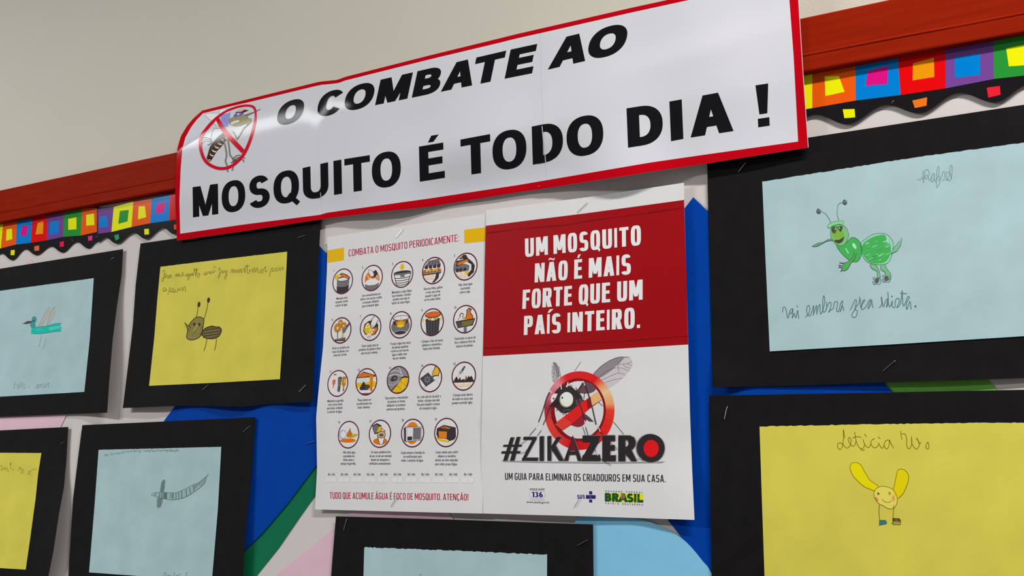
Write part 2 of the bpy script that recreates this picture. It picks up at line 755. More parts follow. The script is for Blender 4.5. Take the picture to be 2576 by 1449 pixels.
    if ch == '3':
        r = .27
        return (_pen(_arcpts(.42, .74, .5 - A / 2, r - b / 2, 150, -95, 2, 16), A, b) +
                _pen(_arcpts(.42, .27, .56 - A / 2, r - b / 2 + .01, 95, -150, 2, 16), A, b))
    if ch == '6':
        return _arc(.5, .32, .5, .335, 0, 360, A, b, 2.1, 30) + _pen(_arcpts(.58, .42, .58 - A / 2, .58 - b / 2, 75, 200, 2, 14), A, b)
    return []


GW = dict(U=.44, M=.58, O=.44, S=.42, Q=.44, I=.125, T=.41, N=.47, A=.48, E=.37, F=.36, R=.44, P=.42, D=.44, C=.42, L=.34, G=.44,
          B=.44, Z=.40, K=.45, H=.46)
GW.update({'É': .37, 'Ã': .48, 'Í': .125, 'Á': .48, 'Ç': .42, '.': .13, ':': .12, '!': .13, '1': .26, '3': .42, '6': .44})


def place_glyph(dc, polys, BL, BR, TL, TR, col):
    keep = dc.layer
    mi = dc._m(col)

    def mp(x, y):
        return tuple((BL[k] * (1 - x) + BR[k] * x) * (1 - y) + (TL[k] * (1 - x) + TR[k] * x) * y for k in range(2))
    for i, pl in enumerate(polys):
        dc.layer += 0.3
        q = [mp(x, y) for x, y in pl]
        if len(q) == 4:
            dc.quad(*q, mi)
        else:
            dc.poly(q, col, up=False)
    dc.layer = keep


def line_text(dc, text, BL, BR, TL, TR, stem, col, q=3.4, gap=.085, space=.20, bfac=.92, scale=None):
    """a line of block capitals fitted to the quad BL-BR-TL-TR (photo positions)"""
    wBL, wBR, wTL, wTR = (W0(*p) for p in (BL, BR, TL, TR))
    xs, x = [], 0.0
    for ch in text:
        if ch == ' ':
            x += space
            continue
        w = GW[ch] * (scale.get(ch, 1) if scale else 1)
        xs.append((ch, x, x + w))
        x += w + gap
    tot = xs[-1][2]

    def mp(s, y):
        p = [(wBL[k] * (1 - s) + wBR[k] * s) * (1 - y) + (wTL[k] * (1 - s) + wTR[k] * s) * y for k in range(2)]
        return PX(*p)
    for ch, a0, a1 in xs:
        s0, s1 = a0 / tot, a1 / tot
        wch = a1 - a0
        if ch in 'IÍ.:!':
            a = 1
        else:
            a = stem / wch
        place_glyph(dc, glyph(ch, a, stem * bfac, q), mp(s0, 0), mp(s1, 0), mp(s0, 1), mp(s1, 1), col)


_fcache = {}


def font_tris(text, offset=0.012):
    """triangles of small lettering from the built-in font (em units)"""
    key = (text, offset)
    if key not in _fcache:
        cu = bpy.data.curves.new('lettering', 'FONT')
        cu.body = text
        cu.offset = offset
        cu.resolution_u = 2
        o = bpy.data.objects.new('lettering', cu)
        COL.objects.link(o)
        dg = bpy.context.evaluated_depsgraph_get()
        me = o.evaluated_get(dg).to_mesh()
        vs = [(v.co.x, v.co.y) for v in me.vertices]
        fs = [tuple(p.vertices) for p in me.polygons]
        o.evaluated_get(dg).to_mesh_clear()
        bpy.data.objects.remove(o)
        bpy.data.curves.remove(cu)
        xs = [v[0] for v in vs] or [0]
        _fcache[key] = (vs, fs, min(xs), max(xs))
    return _fcache[key]


def small_text(dc, text, cu, cv, size, col, xs=0.78, slope=0.005, offset=0.012, width=None, align='C', spacing=0):
    """small printed text: size = em height in metres, centred on the photo position (cu, cv)"""
    vs, fs, x0, x1 = font_tris(text, offset)
    k = size
    kx = size * xs
    if width:
        kx = width / (x1 - x0)
    cx, cz = W0(cu, cv)
    mi = dc._m(col)
    b = len(dc.v)
    e = dc.eps + (dc.layer + 1) * dc.step
    xm = (x0 + x1) / 2 if align == 'C' else x0
    for x, y in vs:
        dx = (x - xm) * kx
        px = PX(cx + dx, cz + (y - .33) * k + dx * slope)
        dc.v.append(P(px[0], px[1], dc.D(*px) + e))
    for f in fs:
        p = [vs[i] for i in f]
        ar = sum(p[i][0] * p[(i + 1) % len(p)][1] - p[(i + 1) % len(p)][0] * p[i][1] for i in range(len(p)))
        if abs(ar) < 1e-12:
            continue
        dc.f.append(tuple(b + i for i in (f if ar > 0 else reversed(f))))
        dc.mi.append(mi)


def interp(tab, x):
    if x <= tab[0][0]:
        (x0, y0), (x1, y1) = tab[0], tab[1]
    elif x >= tab[-1][0]:
        (x0, y0), (x1, y1) = tab[-2], tab[-1]
    else:
        for (x0, y0), (x1, y1) in zip(tab, tab[1:]):
            if x0 <= x <= x1:
                break
    return y0 + (y1 - y0) * (x - x0) / (x1 - x0)


# ------------------------------------------------------------------ the wall
wv = [(-4.2, 0, 0.0), (2.4, 0, 0.0), (2.4, 0, 3.0), (-4.2, 0, 3.0), (-4.2, .12, 0.0), (2.4, .12, 0.0), (2.4, .12, 3.0), (-4.2, .12, 3.0)]
wf = [(0, 1, 2, 3), (5, 4, 7, 6), (4, 0, 3, 7), (1, 5, 6, 2), (3, 2, 6, 7), (4, 5, 1, 0)]
wall = mesh_obj('wall_back', wv, wf, wall_material())
wall['kind'] = 'structure'

# ------------------------------------------------------------------ bulletin board: fabric panel and painted top rail
DB = 0.006
board = thing('bulletin_board', 'bulletin board of pale grey woven fabric with a red-brown painted wooden top rail', 'bulletin board', (-0.2, 0, 1.45))
zt_l, zt_r = P(0, 478, .0165), P(2226, 0, .0165)


def rail_z(x, off):
    """height along the slightly sloping rail; off measured from its top edge at the front face"""
    s = (zt_r[2] - zt_l[2]) / (zt_r[0] - zt_l[0])
    return zt_l[2] + s * (x - zt_l[0]) + off


XL, XR = -1.75, 1.25
pv = []
for x in (XL, XR):
    for z in (0.95, rail_z(x, -0.025)):
        for y in (-DB, 0.0):
            pv.append((x, y, z))
pf = [(0, 4, 6, 2), (1, 3, 7, 5), (0, 2, 3, 1), (4, 5, 7, 6), (2, 6, 7, 3), (0, 1, 5, 4)]
mesh_obj('fabric_panel', pv, pf, fabric_material(), parent=board)

# profile (distance from wall, drop from the top edge) of the rail: slightly rounded edges
prof = [(0.0, 0.000), (0.0150, 0.000), (0.0160, -0.0005), (0.0165, -0.0018), (0.0166, -0.0165), (0.0166, -0.0330), (0.0172, -0.0341), (0.0173, -0.0348),
        (0.0167, -0.0358), (0.0166, -0.0475), (0.0162, -0.0488), (0.0152, -0.0493), (0.0, -0.0493)]
rng = random.Random(3)
rv, rf = [], []
NS = 90
for i in range(NS + 1):
    x = XL + (XR - XL) * i / NS
    wob = 0.0004 * math.sin(x * 9) + rng.uniform(-1, 1) * 0.00018
    for k, (d, dz) in enumerate(prof):
        rv.append((x, -d + (0 if d == 0 else rng.uniform(-1, 1) * .00012), rail_z(x, dz) + (wob if 2 < k < 11 else wob * .5)))
m_ = len(prof)
for i in range(NS):
    for k in range(m_ - 1):
        a = i * m_ + k
        rf.append((a, a + 1, a + m_ + 1, a + m_))
rf.append(tuple(range(m_ - 1, -1, -1)))
rf.append(tuple(NS * m_ + k for k in range(m_)))
mesh_obj('top_rail', rv, rf, RAIL, parent=board)

# drips and nicks of thick paint on the rail


def blob(u, v, d, r, flat=.5):
    c = Vector(P(u, v, d))
    dv, df, b = [], [], 0
    n, mrings = 8, 3
    dv.append(tuple(c + Vector((0, -r * flat, 0))))
    for j in range(1, mrings + 1):
        an = j / mrings * math.pi / 2
        for k in range(n):
            t = 2 * math.pi * k / n
            dv.append(tuple(c + Vector((math.cos(t) * math.sin(an) * r, -math.cos(an) * r * flat, math.sin(t) * math.sin(an) * r * 1.5))))
    for k in range(n):
        df.append((b, b + 1 + k, b + 1 + (k + 1) % n))
        for j in range(mrings - 1):
            a0 = b + 1 + j * n
            df.append((a0 + k, a0 + n + k, a0 + n + (k + 1) % n, a0 + (k + 1) % n))
    mesh_obj('paint_drip', dv, df, RAIL, parent=board, smooth=True)


for u, v, r in ((180, 474, .0012), (187, 463, .0009), (157, 455, .0007), (287, 426, .0008), (2076, 84, .0010), (2140, 96, .0009),
                (2295, 14, .0012), (2538, 45, .0011), (2545, 50, .0009), (2378, 60, .0007)):
    blob(u, v, .0165, r * .75, .3)

# ------------------------------------------------------------------ cut construction-paper shapes behind the drawings
SH = 'construction paper diamonds pinned on the board'


def shape(name, label, pts, d, mat):
    o = poly_sheet(name, pts, d, mat)
    tag(o, label, 'paper shape', SH)
    return o


shape('paper_diamond', 'dark green paper strip under the left blue diamond, beside the checklist poster',
      [(850, 1168), (800, 1162), (700, 1270), (606, 1389), (560, 1449), (520, 1510), (600, 1510), (645, 1449), (702, 1378), (755, 1300.6), (795.8, 1243)], .0066, GREEN)
shape('paper_diamond', 'big royal blue paper diamond left of the checklist poster, behind the yellow drawing',
      [(797, 611), (825, 643), (1060, 900), (940, 1010), (796.8, 1169), (724, 1266.5), (662, 1339), (612.4, 1389), (330, 1190), (415, 1055), (440, 1022)], .0078, BLUE)
shape('paper_diamond', 'pale pink paper shape behind the far-left pale blue drawing',
      [(76, 651), (250, 860), (167, 1043), (153, 1073), (120, 1150), (-120, 1110), (-150, 850)], .0068, PINK)
shape('paper_diamond', 'pale pink paper diamond below the checklist poster, behind the bottom-centre drawing',
      [(650, 1487), (693, 1449), (736, 1412), (773.5, 1382.7), (841.7, 1327), (874, 1297), (940, 1245), (1060, 1235), (1132, 1294), (1145, 1312), (1240, 1420), (950, 1600)], .0068, PINK)
shape('paper_diamond', 'lime green paper strip between the two framed drawings on the right',
      [(2180, 920), (2455, 920), (2484.6, 953.4), (2507, 979.7), (2540, 1017), (2275, 1017), (2242, 985), (2220, 960)], .0066, LIME)
shape('paper_diamond', 'big royal blue paper diamond right of the red cover poster',
      [(1744, 496), (2222, 960), (2243, 985), (2400, 1140), (1960, 1640), (1786.6, 1442), (1751.7, 1395.9), (1709, 1345.4), (1681.8, 1310.5), (1430, 900)], .0078, BLUE)
shape('paper_disc', 'round light blue paper shape at the bottom, right of the bottom-centre drawing',
      catmull([(1440, 1330), (1500, 1294), (1560, 1297), (1592, 1303), (1631, 1311.5), (1674, 1329.9), (1712.9, 1353), (1740, 1378), (1767, 1411), (1786.6, 1436.6), (1812, 1500), (1800, 1600), (1600, 1680), (1450, 1600)], 4, True), .0084, SKY)

# ------------------------------------------------------------------ scalloped border strips under the rail
BORDER_K = paper('border_black_print', (24, 21, 24), rough=.14, mottle=.02, bumpy=.0, spec=.10)


def bink(rgb):
    return ink(rgb, .14, .10)


def border(name, label, kf, outline_top, cells, insets, dots, scallop, d):
    root = thing(name, label, 'border strip', P(*kf(scallop[0])[0], d), 'scalloped border strips along the rail')
    fn = lambda u, v: d
    sc = []
    for (x0, y0), (x1, y1) in zip(scallop, scallop[1:]):
        for k in range(10):
            t = k / 10
            w = (1 - math.cos(math.pi * t)) / 2
            sc.append((x0 + (x1 - x0) * t, y0 + (y1 - y0) * w))
    sc.append(scallop[-1])
    base = kf(*outline_top) + list(reversed(kf(*sc)))
    poly_sheet('scalloped_strip', base, d, BORDER_K, .0003, root)
    dc = Decal('colour_squares', fn, .0002, bink)
    for q, c in cells:
        dc.poly(kf(*q), c)
    for q, c in insets:
        dc.poly(kf(*q), c)
    for q, c in dots:
        dc.poly(kf(*q), c)
    dc.build(root)
    return root


cY, cO, cB, cR, cP, cG, cM, cA = (222, 209, 8), (210, 80, 12), (0, 112, 186), (204, 6, 9), (103, 60, 131), (36, 129, 46), (196, 14, 117), (214, 134, 8)
k4 = K(0, 380, 5.174)
k5 = K(1980, 0, 4.025)
border('border_strip', 'scalloped border strip with coloured squares at the far left, overlapped by the next strip', k4,
       [(-700, 1075), (0, 945), (420, 860), (850, 795), (1275, 722), (1278, 1075)],
       [([(-150, 985), (40, 940), (10, 1266), (-150, 1300)], cY), ([(40, 940), (220, 900), (205, 1218), (10, 1266)], cO),
        ([(220, 900), (420, 865), (400, 1194), (205, 1218)], cB), ([(420, 865), (615, 835), (605, 1163), (400, 1194)], cR),
        ([(615, 835), (835, 800), (820, 1117), (605, 1163)], cP), ([(835, 800), (1070, 752), (1050, 1100), (820, 1117)], cG),
        ([(1070, 752), (1275, 735), (1278, 1050), (1050, 1100)], cO)],
       [([(85, 1018), (155, 1010), (160, 1145), (78, 1170)], cY), ([(290, 975), (370, 970), (345, 1098), (260, 1100)], cM),
        ([(490, 935), (565, 912), (560, 1075), (463, 1085)], cA), ([(655, 922), (765, 902), (755, 1080), (643, 1085)], cB),
        ([(888, 883), (995, 862), (995, 1018), (888, 1025)], cY), ([(1122, 828), (1222, 812), (1230, 962), (1122, 972)], cY)],
       [([(140, 1290), (193, 1287), (188, 1355), (138, 1355)], cY), ([(447, 1240), (510, 1228), (510, 1293), (447, 1300)], (206, 92, 58)),
        ([(778, 1185), (832, 1172), (832, 1242), (778, 1250)], (216, 20, 66)), ([(1145, 1110), (1205, 1100), (1200, 1162), (1148, 1170)], (206, 44, 118))],
       [(-480, 1470), (-180, 1400), (-170, 1485), (20, 1335), (155, 1420), (330, 1278), (470, 1355), (665, 1242), (810, 1320), (1000, 1185), (1150, 1268), (1278, 1172)], .0076)
border('border_strip', 'scalloped border strip with coloured squares running under the left end of the banner', k4,
       [(1262, 738), (1480, 722), (1735, 650), (1975, 612), (2215, 555), (3000, 420), (3000, 900)],
       [([(1272, 760), (1480, 728), (1450, 1053), (1276, 1077)], cP), ([(1480, 728), (1735, 655), (1712, 988), (1450, 1053)], cY),
        ([(1735, 655), (1975, 620), (1955, 940), (1712, 988)], cO), ([(1975, 620), (2215, 560), (2200, 905), (1955, 940)], cB),
        ([(2215, 560), (2420, 520), (2420, 868), (2200, 905)], cR)],
       [([(1295, 855), (1395, 838), (1402, 985), (1292, 997)], cB), ([(1560, 780), (1676, 765), (1660, 915), (1540, 948)], cG),
        ([(1805, 720), (1885, 715), (1903, 860), (1795, 890)], cY), ([(2045, 690), (2157, 653), (2130, 803), (2016, 812)], cM)],
       [([(1485, 1095), (1545, 1082), (1553, 1140), (1505, 1167)], (40, 140, 84)), ([(1877, 1015), (1938, 1010), (1940, 1085), (1880, 1088)], cY),
        ([(2262, 960), (2330, 948), (2330, 1015), (2265, 1020)], (214, 92, 40))],
       [(1262, 1190), (1370, 1125), (1515, 1205), (1740, 1063), (1895, 1145), (2120, 998), (2270, 1085), (2480, 935), (2640, 1010), (3000, 880)], .0086)
border('border_strip', 'scalloped border strip with coloured squares to the right of the banner', k5,
       [(-700, 800), (160, 690), (690, 610), (1115, 535), (1605, 470), (2090, 385), (2700, 285), (2700, 700)],
       [([(-160, 790), (255, 690), (255, 1095), (-160, 1160)], cY), ([(255, 690), (690, 620), (695, 1018), (255, 1095)], cO),
        ([(690, 620), (1118, 545), (1150, 962), (695, 1018)], cB), ([(1118, 545), (1605, 480), (1605, 895), (1150, 962)], cR),
        ([(1605, 480), (2090, 395), (2095, 800), (1605, 895)], cP), ([(2090, 395), (2640, 300), (2640, 738), (2095, 800)], cG)],
       [([(380, 775), (525, 770), (582, 930), (388, 972)], cY), ([(818, 720), (1025, 665), (1015, 850), (793, 868)], cM),
        ([(1275, 640), (1487, 585), (1490, 780), (1270, 815)], cA), ([(1697, 580), (1953, 540), (1955, 760), (1700, 788)], cB),
        ([(2218, 490), (2460, 440), (2450, 658), (2245, 672)], cY)],
       [([(563, 1107), (683, 1103), (690, 1188), (580, 1197)], cY), ([(1268, 1018), (1418, 985), (1412, 1070), (1293, 1095)], (240, 104, 24)),
        ([(2022, 888), (2155, 870), (2162, 960), (2037, 990)], (206, 30, 44))],
       [(-500, 1280), (-80, 1345), (290, 1160), (600, 1258), (1010, 1062), (1330, 1147), (1750, 940), (2095, 1037), (2480, 842), (2700, 900)], .0086)

# ------------------------------------------------------------------ children's drawings, each glued on a black card
MG = 'drawings on black card pinned to the board'


def mounted(label, loc, card, sheet, D, mat, seed=1):
    """card / sheet = dict(top, bottom, left, right) edge lines; returns root and the coloured sheet"""
    root = thing('mounted_drawing', label, 'drawing', P(loc[0], loc[1], D(*loc)), MG)
    patch('black_card', card['top'], card['bottom'], card.get('left'), card.get('right'), 36, 32, D, BLACK, root, .0004)
    DP = lambda u, v: D(u, v) + .0007
    sh = patch('coloured_sheet', sheet['top'], sheet['bottom'], sheet.get('left'), sheet.get('right'), 90, 50, DP, mat, root, .0002,
               rough_top=sheet.get('rough', .3), seed=seed)
    return root, sh, DP


GPH = (70, 84, 84)          # pencil
OLV = (112, 92, 20)         # pencil on yellow paper

# --- far left: teal insect on pale blue
D1 = lambda u, v: .0094 + .011 * sstep(150, 300, u) ** 2 * sstep(700, 980, v) + .0012 * bump(v, 800, 120)
r1, s1, dp = mounted('pale blue drawing of a teal winged insect on black card, far left', (150, 850),
                     dict(top=[(-260, 716), (0, 676), (309, 626.6)], bottom=[(-260, 1058), (0, 1048.5), (269, 1038)],
                          left=[(-260, 716), (-260, 1058)], right=[(309, 626.6), (305.5, 691), (293, 774), (283, 853), (274, 960), (269, 1038)]),
                     dict(top=[(-150, 757), (0, 731.5), (235.8, 699.8)], bottom=[(-150, 1003), (0, 998), (212, 986)],
                          left=[(-150, 757), (-150, 1003)], right=[(235.8, 699.8), (226, 850), (212, 986)]), D1, PALE, 2)
kk = K(40, 760, 6.586)
dc = Decal('insect_drawing', dp)
TEAL, WG = (12, 172, 156), (164, 166, 156)
dc.poly(kk(*catmull([(365, 400), (440, 250), (520, 110), (560, 75), (575, 130), (530, 250), (430, 410)], 4, True)), WG)
dc.poly(kk(*catmull([(505, 395), (565, 220), (620, 110), (650, 100), (640, 190), (590, 310), (540, 390)], 4, True)), WG)
dc.stroke(kk((380, 400), (440, 270), (520, 130), (558, 75)), .5, GPH, smooth=4)
dc.stroke(kk((410, 405), (490, 270), (560, 130)), .4, (120, 124, 118), smooth=3)
dc.stroke(kk((510, 390), (570, 210), (620, 100), (650, 80)), .7, GPH, smooth=4)
dc.stroke(kk((520, 395), (590, 290), (645, 150)), .4, (120, 124, 118), smooth=3)
dc.poly(kk((258, 425), (330, 412), (460, 402), (600, 372), (735, 352), (745, 480), (600, 498), (420, 525), (250, 527)), TEAL)
dc.poly(kk((540, 420), (720, 390), (730, 430), (560, 470)), (70, 186, 172))
dc.poly(kk((330, 440), (420, 430), (420, 470), (340, 485)), (36, 180, 166))
dc.stroke(kk((275, 418), (400, 410), (540, 388), (650, 358), (755, 350)), .9, (40, 74, 76), smooth=4)
dc.stroke(kk((300, 527), (430, 522), (600, 495), (742, 482)), .8, (40, 74, 76), smooth=4)
dc.stroke(kk((740, 430), (770, 432)), .8, (50, 110, 110))
dc.poly(kk(*catmull([(300, 235), (335, 250), (338, 310), (318, 350), (325, 400), (290, 430), (245, 410), (240, 350), (270, 300), (275, 255)], 4, True)), (52, 138, 138))
dc.stroke(kk((300, 235), (275, 260), (270, 310), (300, 330)), .8, (34, 84, 84), smooth=4)
dc.ellipse(*kk((293, 310))[0], 2.2, 2.6, (28, 72, 76))
dc.poly(kk((105, 362), (190, 315), (262, 312), (268, 340), (190, 362)), (84, 52, 66))
dc.stroke(kk((428, 530), (405, 640), (380, 745)), .6, (96, 116, 114), smooth=3)
dc.stroke(kk((500, 580), (475, 690), (448, 775)), .55, (110, 132, 130), smooth=3)
dc.build(s1)
dc = Decal('pencil_writing', dp)
kk = K(0, 950, 18.4)
PW = (108, 134, 132)
for pl in ([(740, 205), (680, 215), (660, 300), (670, 400), (620, 465), (690, 480)], [(690, 310), (780, 330), (830, 420), (790, 490)],
           [(860, 370), (900, 330), (960, 240), (980, 240)], [(840, 350), (900, 380), (870, 500), (880, 545)], [(940, 400), (1000, 330), (1050, 280), (1040, 200)],
           [(980, 460), (1050, 400), (1150, 300), (1180, 290)], [(1060, 530), (1130, 480), (1160, 400)], [(1335, 390), (1350, 470)],
           [(1600, 500), (1690, 400), (1720, 290), (1780, 330), (1740, 470), (1690, 520)], [(1760, 500), (1830, 330), (1930, 300), (1880, 360), (1900, 470)],
           [(1960, 480), (2000, 340), (2060, 285), (2070, 400), (2020, 490)], [(2090, 460), (2190, 300), (2270, 240), (2230, 350), (2250, 460), (2300, 450)], [(2370, 420), (2390, 450)]):
    dc.stroke(kk(*pl), .9, PW, smooth=4)
dc.build(s1)

# --- yellow sheet with the grey mosquito
D2 = lambda u, v: .0098 + .0035 * sstep(420, 320, u) * sstep(800, 1020, v) + .0022 * sstep(960, 1020, v) * (1 + math.sin(u * .035)) + .0010 * bump(u, 560, 90) + .002 * sstep(700, 800, u) * bump(v, 850, 160)
r2, s2, dp = mounted('yellow drawing of a grey mosquito on black card, under the left end of the banner', (550, 800),
                     dict(top=[(353.5, 612.5), (580, 580), (806.6, 545)], bottom=[(309, 1026.5), (438, 1021), (540, 1022), (610.5, 1023), (679.6, 1016), (786, 1011)],
                          left=[(353.5, 612.5), (341.4, 716), (334.5, 816), (322, 920), (309, 1026.5)], right=[(806.6, 545), (795, 781.5), (786, 1011)]),
                     dict(top=[(403.5, 671), (560, 652), (722.3, 633)], bottom=[(375, 970.6), (540, 963), (704, 954)],
                          left=[(403.5, 671), (396, 750), (388, 850), (375, 970.6)], right=[(722.3, 633), (714, 800), (704, 954)]), D2, YELLOW, 5)
kk = K(450, 730, 8.523)
dc = Decal('mosquito_drawing', dp)
GY, GD = (104, 92, 48), (40, 28, 18)
head = [(420, 572), (480, 580), (532, 630), (525, 740), (505, 860), (480, 950), (420, 1020), (300, 1066), (220, 1060), (165, 1015), (180, 900), (190, 830), (215, 750), (270, 670), (350, 595)]
body = [(500, 890), (560, 820), (640, 785), (720, 768), (800, 790), (860, 785), (912, 850), (880, 950), (820, 1010), (720, 1040), (580, 1030), (510, 980), (490, 930)]
dc.poly(kk(*catmull(head, 4, True)), (128, 116, 58))
dc.poly(kk(*catmull(body, 4, True)), (92, 78, 46))
rg = random.Random(4)
for i in range(26):
    x, y = rg.uniform(220, 470), rg.uniform(640, 1010)
    if y > 700 + (x - 220) * -.3 + 60:
        l = rg.uniform(40, 110)
        dc.stroke(kk((x, y), (x + l * .55, y - l * .8)), rg.uniform(.6, 1.1), rg.choice([(86, 76, 36), (70, 60, 30), (104, 94, 50)]))
for i in range(5):
    dc.stroke(kk((300 + i * 30, 900 - i * 40), (340 + i * 30, 830 - i * 40)), 1.0, (176, 164, 92))
for i, c in enumerate([(62, 50, 32), (140, 124, 70), (58, 46, 30), (136, 118, 66), (56, 44, 30), (128, 112, 62)]):
    y = 820 + i * 30
    dc.stroke(kk((545 - 5 * i, y + 50), (700, y + 20), (870 - i * 8, y)), 1.5, c, smooth=4)
dc.stroke(kk(*head), 1.7, GD, True, 4)
dc.stroke(kk(*body), 1.9, GD, True, 4)
dc.poly(kk((115, 692), (130, 690), (255, 808), (232, 870), (195, 845)), (116, 104, 52))
dc.stroke(kk((180, 830), (115, 692), (255, 808)), 1.3, GD)
dc.stroke(kk((190, 845), (235, 868)), 1.1, GD)
dc.ellipse(*kk((328, 728))[0], 2.4, 4.2, GD, .15)
dc.ellipse(*kk((437, 735))[0], 2.4, 4.2, GD, .1)
for a, b in (((368, 590), (408, 360)), ((535, 630), (622, 265)), ((600, 1040), (535, 1305)), ((805, 1040), (762, 1290))):
    m = ((a[0] + b[0]) / 2 + 10, (a[1] + b[1]) / 2)
    dc.stroke(kk(a, m, b), 1.4, (92, 68, 16), smooth=3)
dc.ellipse(*kk((430, 305))[0], 3.4, 6.8, (54, 32, 22), .12)
dc.ellipse(*kk((635, 212))[0], 3.4, 6.8, (54, 32, 22), .15)
dc.build(s2)
dc = Decal('pencil_writing', dp)
kk = K(390, 620, 7.36)
for pl in ([(135, 480), (160, 440), (180, 470), (165, 560), (150, 640), (125, 635), (140, 590), (210, 545)], [(150, 520), (200, 500)],
           [(205, 590), (190, 550), (220, 520), (225, 570), (250, 590), (250, 540), (270, 530), (265, 590), (300, 520), (305, 590)],
           [(375, 570), (390, 500), (400, 560), (420, 500), (430, 560), (450, 500), (460, 555), (490, 540), (510, 480), (525, 520), (500, 545), (530, 550)],
           [(540, 520), (570, 550), (600, 500), (590, 560), (630, 500), (625, 610), (600, 600), (640, 540), (660, 500), (665, 550), (690, 490), (700, 550), (730, 400)],
           [(740, 410), (750, 550), (770, 400), (780, 540), (800, 570), (830, 510), (800, 500), (835, 530)], [(715, 440), (800, 420)],
           [(895, 490), (915, 530), (935, 470), (960, 480), (935, 530), (970, 510), (1000, 460), (1010, 500), (1040, 450), (1020, 500), (1060, 490), (1080, 430), (1070, 490), (1130, 440)],
           [(1080, 400), (1105, 370), (1130, 400)],
           [(1170, 440), (1195, 390), (1200, 450), (1190, 570), (1165, 570), (1215, 480), (1250, 440), (1250, 500), (1290, 440), (1300, 500), (1335, 440), (1310, 590), (1285, 580), (1330, 500)],
           [(1395, 490), (1430, 410), (1440, 490), (1465, 420), (1480, 490), (1505, 430), (1520, 490), (1550, 420), (1560, 490), (1590, 410), (1600, 490), (1650, 400), (1660, 490), (1700, 330), (1710, 490), (1745, 490), (1760, 440), (1735, 440), (1790, 450)],
           [(1660, 380), (1750, 350)],
           [(1800, 400), (1815, 490), (1840, 390), (1860, 480), (1890, 390), (1915, 490), (1960, 440), (1990, 420), (1960, 490), (2000, 480), (2015, 420), (2050, 370), (2040, 470), (2080, 440)],
           [(2120, 560), (2140, 440), (2160, 400), (2190, 410), (2160, 460), (2210, 450), (2230, 400), (2250, 410), (2240, 455), (2280, 440), (2280, 390), (2310, 400), (2310, 450), (2340, 400), (2370, 380), (2360, 430), (2390, 430)],
           [(140, 820), (170, 760), (210, 790), (200, 820), (150, 830), (225, 800)],
           [(235, 890), (260, 800), (270, 760), (300, 790), (270, 840), (320, 820), (330, 770), (350, 800), (340, 840), (380, 820), (385, 790)], [(270, 830), (340, 850), (400, 840), (430, 800), (420, 770), (460, 820), (470, 770), (500, 770), (510, 830), (530, 760), (560, 750), (555, 820), (580, 835)]):
    dc.stroke(kk(*pl), .95, OLV, smooth=4)
dc.build(s2)

# --- yellow sheet cut off at the lower left
D3 = lambda u, v: .0094 + .020 * sstep(60, 165, u) ** 1.5 * sstep(1120, 1420, v) ** 1.3
r3, s3, dp = mounted('yellow sheet on curling black card, cut off in the lower left corner of the photo', (60, 1250),
                     dict(top=[(-260, 1098), (0, 1082.8), (171.4, 1074)], bottom=[(-260, 1540), (0, 1520), (108, 1512)],
                          left=[(-260, 1098), (-260, 1540)], right=[(171.4, 1074), (170, 1090), (166, 1162), (160, 1227), (148, 1290), (133, 1390), (121, 1449), (108, 1512)]),
                     dict(top=[(-160, 1138), (0, 1139), (104, 1139.6)], bottom=[(-160, 1418), (0, 1429), (64.5, 1433)],
                          left=[(-160, 1138), (-160, 1418)], right=[(104, 1139.6), (96, 1190), (89, 1257), (75, 1360), (64.5, 1433)]), D3, YELLOW, 9)
dc = Decal('pencil_writing', dp)
kk = K(0, 1120, 9.908)
for pl in ([(0, 540), (40, 500), (60, 560), (20, 620), (70, 600), (110, 560), (150, 540)], [(240, 480), (280, 470), (260, 430), (265, 560), (300, 600), (350, 620)],
           [(120, 560), (130, 620), (180, 570), (190, 640), (230, 650)], [(440, 640), (490, 560), (500, 545), (510, 600), (560, 590), (520, 700), (580, 690), (590, 600)],
           [(680, 750), (720, 680), (750, 640), (745, 740), (790, 755)], [(750, 640), (820, 610), (890, 590), (900, 610)], [(700, 660), (690, 640)]):
    dc.stroke(kk(*pl), 1.3, (148, 136, 40), smooth=4)
dc.build(s3)

# --- pale blue sheet with the striped tail
D4 = lambda u, v: .0105 + .004 * sstep(500, 640, u) * sstep(1100, 1400, v) + .001 * bump(u, 350, 80)
r4, s4, dp = mounted('pale blue drawing of a pencil insect with striped tail, on black card', (400, 1280),
                     dict(top=[(207, 1069.4), (420, 1060), (641.5, 1049.6)], bottom=[(167, 1500), (380, 1508), (606, 1515)],
                          left=[(207, 1069.4), (198, 1138), (183.5, 1257), (172, 1449), (167, 1500)], right=[(641.5, 1049.6), (632, 1197.6), (618.7, 1316), (611.3, 1449), (606, 1515)]),
                     dict(top=[(248, 1131.6), (400, 1128), (556.5, 1124)], bottom=[(224, 1440), (331.5, 1447.8), (430, 1454), (533, 1460)],
                          left=[(248, 1131.6), (238, 1270), (224, 1440)], right=[(556.5, 1124), (548, 1280), (533, 1460)]), D4, PALE, 12)
dc = Decal('insect_drawing', dp)
kk = K(370, 1170, 11.147)
GP2 = (64, 84, 84)
dc.poly(kk(*catmull([(470, 405), (505, 430), (500, 560), (470, 740), (365, 745), (390, 560), (420, 450)], 4, True)), (102, 128, 126))
dc.poly(kk(*catmull([(290, 920), (435, 940), (420, 1080), (370, 1180), (320, 1200), (275, 1150), (275, 1050)], 4, True)), (110, 134, 130))
rg = random.Random(8)
for i in range(16):
    y = 450 + i * 19
    dc.stroke(kk((400 - i * 2, y + 20), (490 - i * 2, y - 20)), .7, (84, 108, 108))
for i in range(14):
    y = 950 + i * 17
    dc.stroke(kk((295 - i, y + 15), (420 - i * 3, y - 12)), .7, (90, 112, 110))
